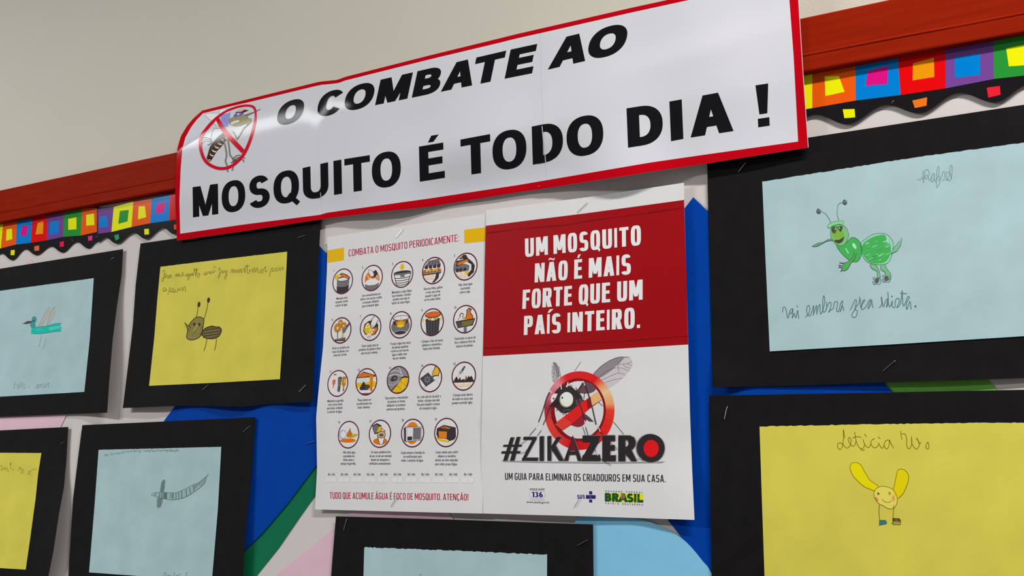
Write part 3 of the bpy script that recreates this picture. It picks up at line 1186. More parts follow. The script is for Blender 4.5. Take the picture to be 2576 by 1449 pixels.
up = catmull([(230, 775), (360, 760), (560, 770), (800, 775), (980, 710), (1160, 620), (1300, 545), (1460, 490), (1560, 410), (1680, 310), (1715, 245)], 5)
lo = catmull([(180, 850), (290, 890), (400, 930), (560, 955), (720, 975), (960, 935), (1110, 880), (1310, 760), (1460, 650), (1600, 520), (1660, 370)], 5)
dc.poly(kk(*(up[:-3] + list(reversed(lo)))), (136, 164, 164))
dc.poly(kk((460, 770), (550, 770), (550, 950), (450, 930)), (86, 108, 108))
dc.poly(kk((640, 790), (740, 785), (740, 930), (640, 930)), (114, 138, 138))
dc.poly(kk((1440, 560), (1640, 380), (1620, 470), (1500, 590)), (120, 142, 144))
dc.poly(kk((1310, 560), (1440, 520), (1380, 640), (1330, 690)), (108, 134, 130))
dc.stroke(kk(*up), .9, GP2)
dc.stroke(kk(*lo), .9, GP2)
dc.stroke(kk((1460, 495), (1560, 410), (1675, 312)), 1.5, (50, 66, 68), smooth=3)
dc.stroke(kk((1430, 560), (1470, 480)), 1.1, GP2)
dc.stroke(kk((235, 775), (150, 800), (120, 835), (150, 860), (210, 850), (235, 780)), .7, GP2, smooth=4)
dc.stroke(kk((245, 770), (220, 850)), 1, GP2)
for a, b, w in (((350, 780), (345, 920), 1.5), ((405, 780), (400, 930), 1.3), ((430, 770), (425, 935), .9), ((545, 775), (545, 955), 1.6), ((735, 790), (722, 970), 1.5),
                ((812, 780), (808, 965), 1.4), ((885, 750), (895, 955), 1.2), ((968, 720), (978, 940), 1.6), ((1090, 680), (1105, 885), 1.6), ((1190, 640), (1222, 820), 1.4), ((1290, 560), (1315, 735), 1.5)):
    dc.stroke(kk(a, b), w, GP2)
dc.build(s4)
dc = Decal('pencil_writing', dp)
kk = K(240, 1110, 11.709)
rg = random.Random(11)
x = 260
while x < 2430:
    y = 420 - (x - 260) * .16 if x < 1000 else 300 - (x - 1000) * .02
    if not (1360 < x < 1400 or 1750 < x < 1780 or 340 < x < 390):
        h = rg.uniform(15, 60)
        dc.stroke(kk((x, y + rg.uniform(0, 40)), (x + rg.uniform(8, 22), y - h), (x + 30, y + rg.uniform(-10, 45)), (x + 42, y - h * rg.uniform(0, .6))), .8,
                  rg.choice([(120, 150, 151), (126, 156, 156), (110, 140, 140)]), smooth=3)
    x += rg.uniform(30, 62)
dc.build(s4)
dc = Decal('pencil_writing', dp)
kk = K(330, 1420, 11.2)
for pl in ([(900, 330), (940, 240), (980, 240), (985, 330)], [(1000, 330), (1080, 300), (1150, 340)], [(1205, 215), (1210, 330)], [(1250, 320), (1330, 300), (1370, 280), (1410, 275)], [(1550, 330), (1555, 235), (1590, 230)]):
    dc.stroke(kk(*pl), 1.0, (84, 112, 112), smooth=3)
dc.build(s4)

# --- bottom centre, cut by the frame
D5 = lambda u, v: .0105 + .0012 * bump(u, 1150, 140)
r5, s5, dp = mounted('pale blue sheet on black card at the bottom centre, below the two posters', (1160, 1410),
                     dict(top=[(845, 1298.8), (1160, 1308), (1491.6, 1319.4)], bottom=[(824, 1620), (1496, 1640)],
                          left=[(845, 1298.8), (835.5, 1415), (833, 1449), (824, 1620)], right=[(1491.6, 1319.4), (1492.7, 1449), (1496, 1640)]),
                     dict(top=[(916.3, 1376.5), (1140, 1385), (1376.3, 1395.5)], bottom=[(912, 1570), (1375, 1590)],
                          left=[(916.3, 1376.5), (914.3, 1449), (912, 1570)], right=[(1376.3, 1395.5), (1375, 1590)], rough=1.2), D5, PALE, 15)
dc = Decal('pencil_writing', dp)
dc.stroke([(1052, 1456), (1056, 1446), (1059, 1444), (1059, 1452)], .7, (84, 112, 112), smooth=3)
dc.stroke([(1059, 1452), (1066, 1458), (1074, 1452)], .7, (84, 112, 112), smooth=3)
dc.build(s5)

# --- right top: green insect
D6 = lambda u, v: .0100 + .0055 * sstep(1900, 1790, u) * sstep(880, 975, v) + .0015 * bump(v, 960, 40) * bump(u, 2300, 200) + .0008 * math.sin(u * .006)
r6, s6, dp = mounted('pale blue drawing of a crayoned green insect on black card, right of the banner', (2200, 650),
                     dict(top=[(1779, 385), (2034.5, 346), (2576, 263.4), (2760, 235)], bottom=[(1793, 974), (1999.8, 970.6), (2221.8, 962), (2480.8, 954.4), (2760, 944)],
                          left=[(1779, 385), (1779, 413), (1787, 746), (1791.6, 936), (1793, 974)], right=[(2760, 235), (2760, 944)]),
                     dict(top=[(1917.4, 457), (2050, 436), (2300, 396), (2576, 358.7), (2690, 342)], bottom=[(1936.4, 884), (2250, 866), (2576, 845.7), (2690, 839)],
                          left=[(1917.4, 457), (1926, 660), (1936.4, 884)], right=[(2690, 342), (2690, 839)], rough=.9), D6, PALE, 21)
kk = K(2010, 480, 5.573)
dc = Decal('insect_drawing', dp)
GR, GRL, GRD, PN = (62, 158, 78), (112, 190, 122), (70, 134, 78), (52, 70, 66)
abd = [(865, 735), (930, 680), (1040, 610), (1180, 597), (1260, 635), (1318, 730), (1310, 850), (1270, 980), (1190, 1035), (1050, 1030), (950, 990), (895, 915), (875, 830)]
tho = [(690, 700), (735, 655), (800, 665), (865, 740), (885, 830), (850, 960), (790, 998), (710, 975), (600, 880), (525, 770), (560, 760), (640, 740)]
dc.poly(kk(*catmull(abd, 4, True)), (136, 188, 162))
dc.poly(kk(*catmull([(900, 740), (1030, 650), (1180, 615), (1220, 650), (1230, 720), (1285, 770), (1270, 920), (1180, 1010), (1000, 1010), (900, 900), (885, 820)], 4, True)), GR)
dc.poly(kk(*catmull(tho, 4, True)), GR)
rg = random.Random(5)
for i in range(30):
    x, y = rg.uniform(930, 1230), rg.uniform(680, 990)
    l = rg.uniform(30, 90)
    dc.stroke(kk((x, y), (x + l, y - l * .42)), rg.uniform(1.2, 2.6), rg.choice([(118, 186, 140), (88, 172, 104), (52, 146, 68), (146, 194, 172)]))
dc.poly(kk(*catmull([(745, 740), (780, 740), (805, 790), (795, 815), (760, 790)], 3, True)), (150, 208, 172))
dc.poly(kk((640, 800), (665, 810), (700, 870), (690, 890)), (130, 198, 150))
dc.stroke(kk(*abd), .9, PN, True, 4)
dc.stroke(kk(*tho), .9, PN, True, 4)
hd = [(455, 520), (520, 480), (600, 480), (655, 510), (692, 590), (690, 660), (650, 740), (590, 772), (520, 745), (460, 680), (443, 600)]
dc.poly(kk(*catmull(hd, 4, True)), (112, 170, 112))
dc.poly(kk(*catmull([(480, 560), (600, 560), (630, 600), (620, 650), (520, 680), (470, 640)], 4, True)), (112, 160, 58))
dc.stroke(kk(*hd), .9, PN, True, 4)
EYD = (58, 72, 44)
dc.poly(kk(*catmull([(462, 520), (500, 498), (520, 515), (515, 560), (495, 595), (468, 585), (455, 550)], 3, True)), EYD)
dc.poly(kk(*catmull([(548, 505), (585, 492), (612, 505), (605, 540), (590, 572), (568, 565), (555, 535)], 3, True)), EYD)
for pl in ([(455, 510), (500, 540), (530, 500)], [(470, 590), (505, 520), (520, 580), (500, 600)], [(540, 500), (560, 550), (610, 500), (585, 575)], [(500, 500), (560, 515), (615, 495)], [(480, 540), (520, 560), (530, 520)]):
    dc.stroke(kk(*pl), 1.3, (64, 82, 50), smooth=3)
dc.poly(kk((500, 520), (520, 512), (515, 545), (500, 550)), (140, 176, 130))
dc.poly(kk((555, 510), (572, 505), (575, 530), (562, 535)), (140, 176, 130))
dc.poly(kk(*catmull([(495, 690), (560, 685), (620, 650), (635, 640), (610, 710), (560, 738), (510, 720)], 4, True)), (58, 66, 42))
dc.poly(kk(*catmull([(398, 510), (410, 470), (470, 440), (560, 420), (622, 418), (615, 480), (570, 470), (480, 490), (430, 525)], 4, True)), (118, 190, 130))
dc.stroke(kk((398, 510), (410, 470), (470, 440), (560, 420), (622, 418), (615, 480), (560, 465), (480, 488), (430, 525), (398, 510)), .9, PN)
dc.poly(kk(*catmull([(182, 778), (260, 735), (340, 720), (400, 685), (470, 672), (480, 695), (400, 705), (330, 735), (250, 782)], 4, True)), (92, 140, 112))
dc.stroke(kk((182, 778), (260, 735), (340, 720), (400, 685), (470, 675)), .9, PN, smooth=3)
dc.stroke(kk((182, 778), (250, 780), (330, 738), (400, 705), (480, 695)), .9, PN, smooth=3)
for pl, c in (([(448, 455), (420, 390), (370, 320), (310, 290)], (278, 288)), ([(555, 410), (535, 330), (540, 230), (560, 180), (610, 165)], (645, 162))):
    dc.stroke(kk(*pl), .9, (60, 96, 84), smooth=4)
    dc.stroke([(kk(c)[0][0] + 5.0 * math.cos(t / 6 * math.pi) * (.6 + .03 * t), kk(c)[0][1] + 5.6 * math.sin(t / 6 * math.pi) * (.6 + .03 * t)) for t in range(0, 22)], 1.2, (70, 72, 84))
    dc.ellipse(*kk(c)[0], 2.6, 2.6, (86, 92, 100))
dc.poly(kk(*catmull([(770, 860), (805, 880), (770, 960), (730, 1010), (690, 1080), (640, 1122), (600, 1110), (610, 1060), (640, 1020), (700, 980), (740, 930)], 4, True)), (72, 156, 76))
dc.stroke(kk((770, 855), (765, 910), (715, 970), (640, 1010), (565, 1005)), 1.2, PN, smooth=3)
dc.stroke(kk((805, 875), (775, 955), (730, 1010), (690, 1085), (640, 1120), (605, 1115), (580, 1135)), 1.2, PN, smooth=3)
for pl in ([(565, 1005), (640, 1030)], [(555, 1040), (630, 1050)], [(552, 1075), (620, 1070)], [(560, 1045), (600, 1085)], [(605, 1080), (590, 1125)]):
    dc.stroke(kk(*pl), 1.3, (74, 60, 66))
for pl in ([(995, 1035), (1060, 1035), (1110, 1090), (1140, 1200), (1130, 1220), (1095, 1215), (1095, 1130), (1030, 1095)], [(1150, 1045), (1195, 1030), (1235, 1100), (1285, 1165), (1280, 1240), (1225, 1230), (1205, 1140), (1150, 1105)]):
    dc.poly(kk(*catmull(pl, 3, True)), (104, 168, 122))
    dc.stroke(kk(*pl), .9, PN, True, 3)
for c in ((1095, 1255), (1228, 1225)):
    dc.ellipse(*kk(c)[0], 5.2, 6.0, (84, 82, 84))
    dc.stroke(kk((c[0] + 30, c[1] - 40), (c[0] + 52, c[1]), (c[0] + 40, c[1] + 50), (c[0] - 20, c[1] + 52), (c[0] - 55, c[1] + 60)), .9, PN, smooth=3)
    dc.stroke(kk((c[0] - 10, c[1] - 20), (c[0] - 50, c[1] - 45), (c[0] - 55, c[1] - 20), (c[0] - 15, c[1])), .9, PN, smooth=3)
    dc.stroke(kk((c[0] - 15, c[1] + 15), (c[0] - 60, c[1] + 15), (c[0] - 55, c[1] + 40), (c[0], c[1] + 30)), .9, PN, smooth=3)
dc.poly(kk((1300, 875), (1330, 800), (1400, 720), (1440, 660), (1425, 760), (1370, 845)), (110, 172, 132))
dc.stroke(kk((1290, 882), (1330, 800), (1400, 720), (1440, 660), (1425, 760), (1370, 845), (1290, 885)), .9, PN)
dc.build(s6)
dc = Decal('pencil_writing', dp)
kk = K(2300, 400, 18.11)
for pl in ([(130, 935), (260, 935), (340, 890), (390, 800), (400, 650), (405, 530)], [(415, 540), (400, 800), (405, 1090)],
           [(405, 1090), (430, 950), (460, 750), (480, 560), (540, 485), (610, 490), (670, 580), (680, 700), (640, 800), (570, 735), (500, 780), (490, 850), (530, 900), (590, 870), (640, 850), (680, 980), (720, 960)],
           [(720, 960), (790, 800), (820, 700), (860, 655), (910, 690), (910, 850), (870, 960), (815, 1060), (780, 950), (800, 790)], [(905, 690), (905, 880), (950, 1020), (1000, 960)],
           [(1000, 960), (1100, 750), (1130, 500), (1135, 370), (1090, 350), (1050, 420), (1020, 700), (1005, 1000), (1010, 1200), (1040, 1290), (1120, 1170), (1165, 1040), (1150, 960), (1090, 985)],
           [(1090, 740), (1150, 800), (1150, 960)], [(1150, 960), (1240, 830), (1270, 680), (1310, 590), (1390, 590), (1385, 700), (1390, 830), (1340, 940), (1275, 1000)],
           [(1400, 950), (1480, 950), (1560, 850), (1600, 680), (1560, 580), (1490, 600), (1455, 720), (1470, 860), (1500, 930), (1590, 995)],
           [(1590, 995), (1670, 920), (1700, 750), (1730, 500), (1720, 330), (1660, 280), (1630, 400), (1630, 600), (1680, 800), (1690, 900)]):
    dc.stroke(kk(*pl), 1.6, (112, 138, 140), smooth=5)
dc.build(s6)
dc = Decal('pencil_writing', dp)
kk = K(1950, 720, 6.605)
for pl in ([(125, 430), (130, 360), (165, 352), (190, 430), (212, 530), (236, 450), (250, 400)], [(292, 372), (258, 388), (243, 440), (262, 452), (286, 410), (294, 372), (290, 450), (285, 528), (318, 445)], [(318, 445), (345, 525), (372, 400), (382, 470), (396, 540)], [(358, 315), (374, 348)],
           [(500, 515), (560, 450), (575, 360), (550, 315), (525, 370), (530, 450), (575, 495), (610, 420), (640, 320), (635, 490)], [(635, 480), (665, 380), (690, 320), (690, 470)],
           [(690, 470), (720, 340), (745, 310), (750, 460), (790, 400), (825, 250), (812, 160), (795, 200), (790, 320), (800, 430), (850, 390), (855, 260)],
           [(840, 400), (880, 300), (915, 262), (930, 310), (905, 400), (885, 435), (930, 390), (965, 370), (985, 270), (1035, 265), (1020, 400), (1055, 425)],
           [(1055, 425), (1085, 300), (1120, 240), (1110, 330), (1080, 425), (1120, 330), (1140, 410)],
           [(1245, 400), (1290, 310), (1330, 225), (1350, 250), (1325, 380), (1290, 440), (1275, 490), (1310, 522), (1350, 490), (1362, 410), (1325, 380), (1390, 280), (1410, 200), (1420, 360)],
           [(1430, 350), (1460, 240), (1490, 235), (1440, 310), (1440, 385), (1500, 350), (1560, 240), (1590, 225), (1560, 300), (1545, 375), (1590, 300), (1605, 230), (1610, 300), (1628, 360)], [(1395, 175), (1405, 190)],
           [(1725, 360), (1770, 300), (1765, 175), (1795, 340), (1830, 260), (1870, 210), (1850, 350), (1880, 250), (1872, 95)], [(1880, 250), (1885, 300), (1910, 340), (1950, 240), (1945, 330), (1990, 350), (2000, 230), (2050, 200), (2060, 260), (2020, 355), (2080, 290), (2110, 70)],
           [(2075, 115), (2192, 125)], [(2112, 75), (2130, 330), (2200, 180), (2228, 190), (2180, 290), (2190, 385), (2240, 250), (2258, 385)]):
    dc.stroke(kk(*pl), 2.0, (84, 112, 114), smooth=5)
dc.ellipse(*kk((1938, 170))[0], 1.7, 2.2, (76, 100, 102))
dc.ellipse(*kk((2332, 335))[0], 2.1, 2.8, (66, 88, 90))
dc.build(s6)

# --- right bottom: yellow sheet with the smiling figure
D7 = lambda u, v: .0104 + .0012 * bump(v, 1250, 160) + .0006 * math.sin(u * .008)
r7, s7, dp = mounted('yellow drawing of a smiling round face with two long wings, on black card', (2240, 1300),
                     dict(top=[(1784, 995.5), (2200, 988), (2576, 980.4), (2760, 977)], bottom=[(1792, 1640), (2760, 1640)],
                          left=[(1784, 995.5), (1787, 1221), (1790.4, 1449), (1792, 1640)], right=[(2760, 977), (2760, 1640)]),
                     dict(top=[(1910.6, 1072.8), (2200, 1067), (2450, 1064), (2576, 1063), (2690, 1061)], bottom=[(1929, 1560), (2690, 1570)],
                          left=[(1910.6, 1072.8), (1916, 1240), (1923.2, 1449), (1929, 1560)], right=[(2690, 1061), (2690, 1570)], rough=1.1), D7, YELLOW, 27)
dc = Decal('figure_drawing', dp)
kk = K(2110, 1140, 7.625)
w1 = [(215, 280), (225, 225), (270, 185), (325, 178), (390, 200), (445, 260), (490, 350), (540, 430), (590, 510), (660, 565), (740, 615), (760, 650), (700, 730), (600, 690), (480, 635), (350, 520), (260, 410)]
w2 = [(1050, 690), (1075, 580), (1100, 460), (1120, 360), (1145, 318), (1190, 305), (1260, 325), (1315, 380), (1340, 460), (1325, 560), (1280, 680), (1230, 780), (1140, 870), (1105, 790)]
fc = [(680, 740), (720, 680), (780, 648), (850, 635), (950, 655), (1040, 700), (1095, 780), (1122, 870), (1110, 970), (1070, 1040), (1000, 1068), (930, 1055), (860, 1010), (780, 975), (720, 910), (680, 830)]
dc.poly(kk(*catmull(w1, 4, True)), (212, 196, 2))
dc.poly(kk(*catmull(w2, 4, True)), (206, 188, 2))
dc.poly(kk(*catmull(fc, 4, True)), (208, 194, 88))
dc.poly(kk((1060, 730), (1100, 800), (1085, 840), (1050, 790)), (206, 188, 10))
dc.ellipse(*kk((725, 885))[0], 3.6, 6.2, (198, 124, 72), -.45)
dc.ellipse(*kk((1047, 870))[0], 3.9, 7.8, (206, 148, 84))
LN = (110, 90, 8)
dc.stroke(kk(*w1[:-5]), 1.3, LN, False, 4)
dc.stroke(kk(*(w1[-5:] + w1[:1])), 1.3, LN, False, 4)
dc.stroke(kk(*w2[:-1]), 1.4, LN, False, 4)
dc.stroke(kk(*fc), 1.3, LN, True, 4)
dc.stroke(kk((735, 755), (770, 765), (780, 795), (740, 795), (750, 760)), 1.2, (84, 72, 20))
dc.ellipse(*kk((760, 775))[0], 2, 2.2, (70, 60, 20))
dc.stroke(kk((945, 755), (985, 752), (992, 785), (965, 798)), 1.2, (92, 78, 20), smooth=3)
dc.ellipse(*kk((965, 775))[0], 1.6, 1.6, (120, 104, 40))
dc.stroke(kk((830, 880), (870, 925), (930, 945), (980, 940), (998, 910)), 1.3, LN, smooth=4)
dc.stroke(kk((780, 985), (770, 1130), (785, 1275)), 1.4, LN, smooth=3)
dc.stroke(kk((1055, 1000), (1048, 1130), (1040, 1245)), 1.4, LN, smooth=3)
dc.poly(kk((775, 1285), (890, 1285), (915, 1310), (920, 1355), (860, 1365), (772, 1385)), (50, 108, 106))
dc.stroke(kk((775, 1285), (890, 1285), (915, 1310), (920, 1355), (772, 1385)), .8, (56, 82, 60))
dc.poly(kk((1030, 1245), (1165, 1260), (1185, 1310), (1040, 1310)), (74, 58, 28))
dc.stroke(kk((1035, 1250), (1165, 1258), (1185, 1300), (1180, 1370), (1040, 1370), (1035, 1250)), 1.6, (66, 56, 28))
dc.stroke(kk((1010, 1345), (1100, 1335), (1180, 1335)), 1.3, (76, 76, 32))
dc.stroke(kk((1070, 1280), (1120, 1270), (1140, 1290), (1080, 1300)), 1.0, (150, 130, 60))
dc.build(s7)
dc = Decal('pencil_writing', dp)
kk = K(2090, 1060, 9.541)
for pl in ([(335, 405), (300, 190), (302, 400), (285, 560), (250, 660), (200, 668), (160, 600), (175, 530), (230, 515), (290, 555), (340, 610), (390, 640), (440, 610), (480, 520), (485, 440), (445, 385), (415, 430), (440, 500), (490, 570), (530, 600), (580, 560), (600, 470)],
           [(570, 250), (600, 430), (640, 560), (700, 640), (760, 655), (800, 600), (812, 540)], [(520, 400), (600, 370), (670, 368), (735, 385)], [(700, 640), (760, 700), (810, 675)],
           [(770, 430), (810, 540), (860, 610), (910, 622), (950, 570), (965, 500)], [(805, 300), (855, 370)], [(1055, 410), (985, 450), (960, 520), (990, 590), (1050, 635), (1110, 610), (1145, 550)],
           [(1145, 510), (1170, 570), (1230, 645), (1270, 590), (1290, 510)], [(1125, 370), (1190, 415)],
           [(1405, 450), (1340, 450), (1290, 510), (1285, 600), (1340, 660), (1380, 620), (1405, 530), (1405, 450), (1450, 540), (1505, 640)],
           [(1675, 230), (1690, 350), (1705, 435)], [(1700, 310), (1760, 295), (1805, 350), (1820, 450), (1820, 570), (1865, 660), (1920, 610), (1945, 500), (1932, 360)], [(1936, 380), (1940, 500), (1980, 600), (2055, 665), (2110, 610), (2125, 530), (2080, 440), (2050, 400), (2085, 440), (2120, 520), (2172, 510)],
           [(2330, 490), (2290, 560), (2285, 640), (2345, 655), (2350, 560), (2330, 490)]):
    dc.stroke(kk(*pl), 1.5, (112, 92, 8), smooth=5)
dc.build(s7)

# ------------------------------------------------------------------ checklist poster (left page)
def DL(u, v):
    d = .0106 + .0010 * bump(v, 805, 85) + .0006 * bump(u, 955, 70)
    d += .0040 * sstep(845, 795, u) * bump(v, 980, 190)            # left edge bellies out
    d += .0022 * sstep(1120, 1295, v) * sstep(900, 1210, u)
    return d


def EL(v):
    return interp([(597, 823), (630, 823.7), (680, 822.3), (760, 818.8), (872, 812.7), (1000, 799.5), (1052, 795.2), (1083, 796), (1180, 797.6), (1281.5, 792)], v)


pl_ = thing('poster', 'white checklist poster with rows of round pictograms under a red heading', 'poster', P(1010, 930, .011))
left_edge = [(EL(v), v) for v in (597, 630, 680, 720, 760, 815, 872, 936, 1000, 1030, 1052, 1083, 1130, 1180, 1230, 1281.5)]
sheetL = patch('poster_sheet', [(823, 597), (1080, 558.5), (1224, 537)], [(792, 1281.5), (1000, 1287), (1213, 1292)], left_edge, [(1224, 537), (1218, 780), (1213, 1292)], 64, 90, DL, WHITE, pl_, .0002)
MAR, ORG, YEL, GRY, DRK, LGY, OFF = (112, 30, 50), (204, 104, 20), (222, 168, 16), (104, 100, 104), (52, 42, 48), (168, 166, 170), (207, 205, 205)
OUT = (84, 26, 40)
dc = Decal('heading', DL)
dc.poly([(823.7, 630), (865.6, 622.6), (865, 654.4), (824, 661)], (228, 164, 0))
dc.poly([(1168, 578), (1221, 571.6), (1220.6, 607), (1168, 612)], (228, 164, 0))
line_text(dc, 'COMBATA O MOSQUITO PERIODICAMENTE:', (877, 645), (1154.5, 607), (876.8, 628.5), (1154.5, 589), .105, (166, 24, 58), q=3.2, gap=.095, space=.2)
dc.build(sheetL, 'dark red heading between two orange blocks')
dc = Decal('closing_line', DL)
line_text(dc, 'TUDO QUE ACUMULE ÁGUA É FOCO DE MOSQUITO. ATENÇÃO!', (829.7, 1254.4), (1178, 1258.8), (829.5, 1238), (1178, 1242.6), .115, (160, 22, 54), q=3.2, gap=.09, space=.2)
dc.build(sheetL, 'dark red closing line')

RC = 0.01405


def locmap(cx, cy):
    x0, z0 = W0(cx, cy)

    def f(*pts):
        return [PX(x0 + RC * x, z0 + RC * (y + .05 * 0)) for x, y in pts]
    return f


def circ(L, x, y, rx, ry, n=20, t0=0, t1=360):
    return L(*[(x + rx * math.cos(math.radians(t0 + (t1 - t0) * k / n)), y + ry * math.sin(math.radians(t0 + (t1 - t0) * k / n))) for k in range(n + (0 if t1 - t0 == 360 else 1))])


def box(x0, y0, x1, y1):
    return [(x0, y0), (x1, y0), (x1, y1), (x0, y1)]


def bricks(dc, L, x0, x1, y0, y1, rows=3):
    dc.poly(L(*box(x0, y0, x1, y1)), (232, 226, 214))
    h = (y1 - y0) / rows
    for r in range(rows + 1):
        dc.stroke(L((x0, y0 + r * h), (x1, y0 + r * h)), 1.2, (214, 160, 90))
    for r in range(rows):
        for k in range(3):
            x = x0 + (x1 - x0) * ((k + (.5 if r % 2 else .15)) / 3)
            dc.stroke(L((x, y0 + r * h), (x, y0 + (r + 1) * h)), 1.2, (214, 160, 90))


def picto(n, dc, L0):
    def L(*pts):
        out = []
        for x, y in pts:
            r = math.hypot(x, y)
            if r > .97:
                x, y = x * .97 / r, y * .97 / r
            out.append((x, y))
        return L0(*out)
    p = lambda c, *pts: dc.poly(L(*pts), c)
    s = lambda w, c, *pts: dc.stroke(L(*pts), w, c)
    sm = lambda w, c, *pts: dc.stroke(L(*pts), w, c, smooth=4)
    e = lambda c, x, y, rx, ry: dc.poly(circ(L, x, y, rx, ry), c)
    if n == 1:      # barrel with an open lid
        p(GRY, (-.58, .2), (.68, .2), (.66, -.82), (-.2, -.95), (-.58, -.8))
        p(DRK, (-.58, -.35), (-.2, -.45), (.3, -.44), (.66, -.36), (.62, -.8), (.2, -.93), (-.2, -.93), (-.55, -.8))
        e(DRK, .05, .2, .64, .2); e(OFF, .02, .17, .52, .13)
        p(DRK, (-.4, .58), (-.1, .68), (.4, .5), (.72, .28), (.7, .12), (.3, .22), (-.2, .44))
        p(ORG, (-.32, .54), (-.05, .6), (.4, .42), (.66, .24), (.6, .18), (.3, .26), (-.16, .44))
        p(YEL, (-.78, .5), (-.5, .62), (-.36, .4), (-.5, .2), (-.8, .24))
    elif n == 2:    # soapy tank scrubbed by a gloved hand
        p(ORG, (-.68, -.3), (-.7, .1), (-.45, .45), (0, .55), (.5, .4), (.72, .0), (.7, -.3), (0, -.2))
        e(OFF, 0, -.32, .62, .26)
        p(GRY, (-.7, -.42), (-.3, -.56), (.3, -.56), (.7, -.42), (.62, -.76), (.2, -.93), (-.2, -.93), (-.6, -.74))
        p(DRK, (.1, .5), (.35, .6), (.55, .3), (.3, .02), (-.1, .05), (.15, .2))
        p(OFF, (-.42, .7), (.0, .55), (.16, .3), (.12, .12), (-.1, .12), (-.3, .35))
        s(1, GRY, (-.42, .7), (0, .55), (.16, .3)); s(1, GRY, (-.42, .7), (-.3, .35), (-.1, .12))
        for x, y in ((-.4, .15), (-.3, .0), (.45, .1), (.3, -.05), (.55, -.05), (-.15, -.02)):
            e(OFF, x, y, .06, .06)
    elif n == 3:    # water tank with arrow
        p(YEL, (-.16, .8), (.12, .8), (.12, .58), (.26, .58), (-.02, .3), (-.32, .58), (-.16, .58))
        p(OFF, (-.7, .1), (.78, .1), (.52, -.8), (.1, -.92), (-.45, -.8))
        e(DRK, .02, .12, .82, .17)
        p(GRY, (-.8, .1), (.86, .1), (.84, -.02), (-.78, -.02))
        p(GRY, (-.16, .05), (.24, .05), (.24, -.22), (-.16, -.22))
        for k, (y, w_) in enumerate(((-.24, .72), (-.42, .68), (-.6, .62), (-.76, .54))):
            sm(1.8, DRK, (-w_ + .02, y), (0, y - .06), (w_ + .06, y + .02))
        s(1.6, DRK, (-.74, 0), (-.48, -.8)); s(1.6, DRK, (.8, 0), (.56, -.78))
    elif n == 4:    # roof gutter full of leaves
        p(GRY, (-.45, .78), (.45, .85), (.68, .3), (-.86, .3))
        for x in (-.35, -.1, .15, .4):
            s(1.2, DRK, (x * .8, .8), (x * 1.3, .3))
        for x in (-.62, -.25, .12, .48):
            dc.poly(circ(L, x, .3, .2, .14), DRK)
            p(OFF, (x + .1, .28), (x + .18, .42), (x + .28, .28), (x + .18, .1))
        p((170, 92, 30), (-.92, .05), (-.8, .15), (-.5, .05), (-.2, .16), (.1, .05), (.4, .16), (.66, .05), (.68, -.1), (-.95, -.12))
        for x in (-.6, -.3, .0, .3):
            p(YEL, (x, .1), (x + .1, -.0), (x, -.1), (x - .12, 0))
        p(DRK, (-.97, -.12), (.72, -.08), (.66, -.26), (-.95, -.3)); s(1.4, LGY, (-.95, -.18), (.68, -.14))
        bricks(dc, L, -.85, .1, -.62, -.32, 2)
        p(DRK, (.25, -.25), (.52, -.25), (.46, -.6), (.1, -.9), (-.1, -.9), (.16, -.6))
    elif n == 5:    # water standing on a slab
        p(DRK, (-.6, .62), (-.2, .9), (.02, .88), (.2, .6), (.6, .28), (.8, 0), (.72, -.5), (.3, -.8), (.1, -.6), (.5, -.3), (.5, .1), (.2, .3), (-.2, .55))
        p(GRY, (-.88, .3), (.0, .2), (.34, .05), (.3, -.32), (-.8, -.36), (-.93, -.1))
        p(DRK, (-.82, .5), (.2, .56), (.24, .4), (-.6, .1), (-.8, .06))
        p(ORG, (-.74, .24), (-.6, .38), (.1, .52), (.26, .42), (.0, .3), (-.6, .16))
        for x in (-.7, -.4, -.05):
            e(DRK, x, -.2, .14, .13)
        bricks(dc, L, -.78, .2, -.8, -.38, 3)
        p(YEL, (-.02, -.36), (.2, -.3), (.3, -.5), (.18, -.62), (0, -.55))
        s(1.4, (200, 160, 60), (-.4, .8), (-.24, .56))
    elif n == 6:    # flowers and trowel of sand
        for x, y, r in ((-.08, .62, .22), (.26, .36, .26), (-.34, .22, .34)):
            for k in range(9):
                a = k * 40
                e((168, 108, 40), x + r * .8 * math.cos(math.radians(a)), y + r * .8 * math.sin(math.radians(a)), r * .32, r * .32)
            e((176, 116, 44), x, y, r * .8, r * .8); e((220, 190, 110), x, y - .02, r * .32, r * .32)
        s(1.6, DRK, (-.34, -.1), (-.3, -.62))
        p((70, 72, 82), (.5, .3), (.82, .6), (.92, .46), (.62, .14)); p(GRY, (.1, .06), (.52, .26), (.62, .12), (.4, -.2), (.2, -.26))
        p((196, 172, 110), (.08, -.15), (.3, -.3), (.34, -.6), (.1, -.62))
        p((176, 150, 70), (.0, -.55), (.44, -.58), (.38, -.72), (.0, -.72))
        p(DRK, (-.56, -.66), (.5, -.6), (.42, -.84), (.1, -.84), (-.56, -.84)); p((120, 110, 90), (-.5, -.7), (.4, -.66), (.38, -.74), (-.5, -.76))
    elif n == 7:    # washing a plant saucer
        p(DRK, (-.7, -.2), (-.6, .3), (-.2, .52), (.3, .55), (.72, .2), (.74, -.2), (.5, -.55), (.0, -.66), (-.5, -.5))
        p(YEL, (-.62, -.15), (-.5, .25), (-.2, .4), (.2, -.1), (.3, -.4), (0, -.58), (-.45, -.42))
        p(ORG, (.2, -.1), (.62, .0), (.64, -.2), (.4, -.5), (.1, -.6), (.25, -.35))
        p(OFF, (.35, .84), (.66, .5), (.44, .1), (.22, -.08), (.0, -.02), (.0, .3), (.2, .6))
        s(1.5, DRK, (.35, .84), (.05, .6), (.0, .2), (.02, -.02), (.22, -.08), (.44, .1), (.7, .52))
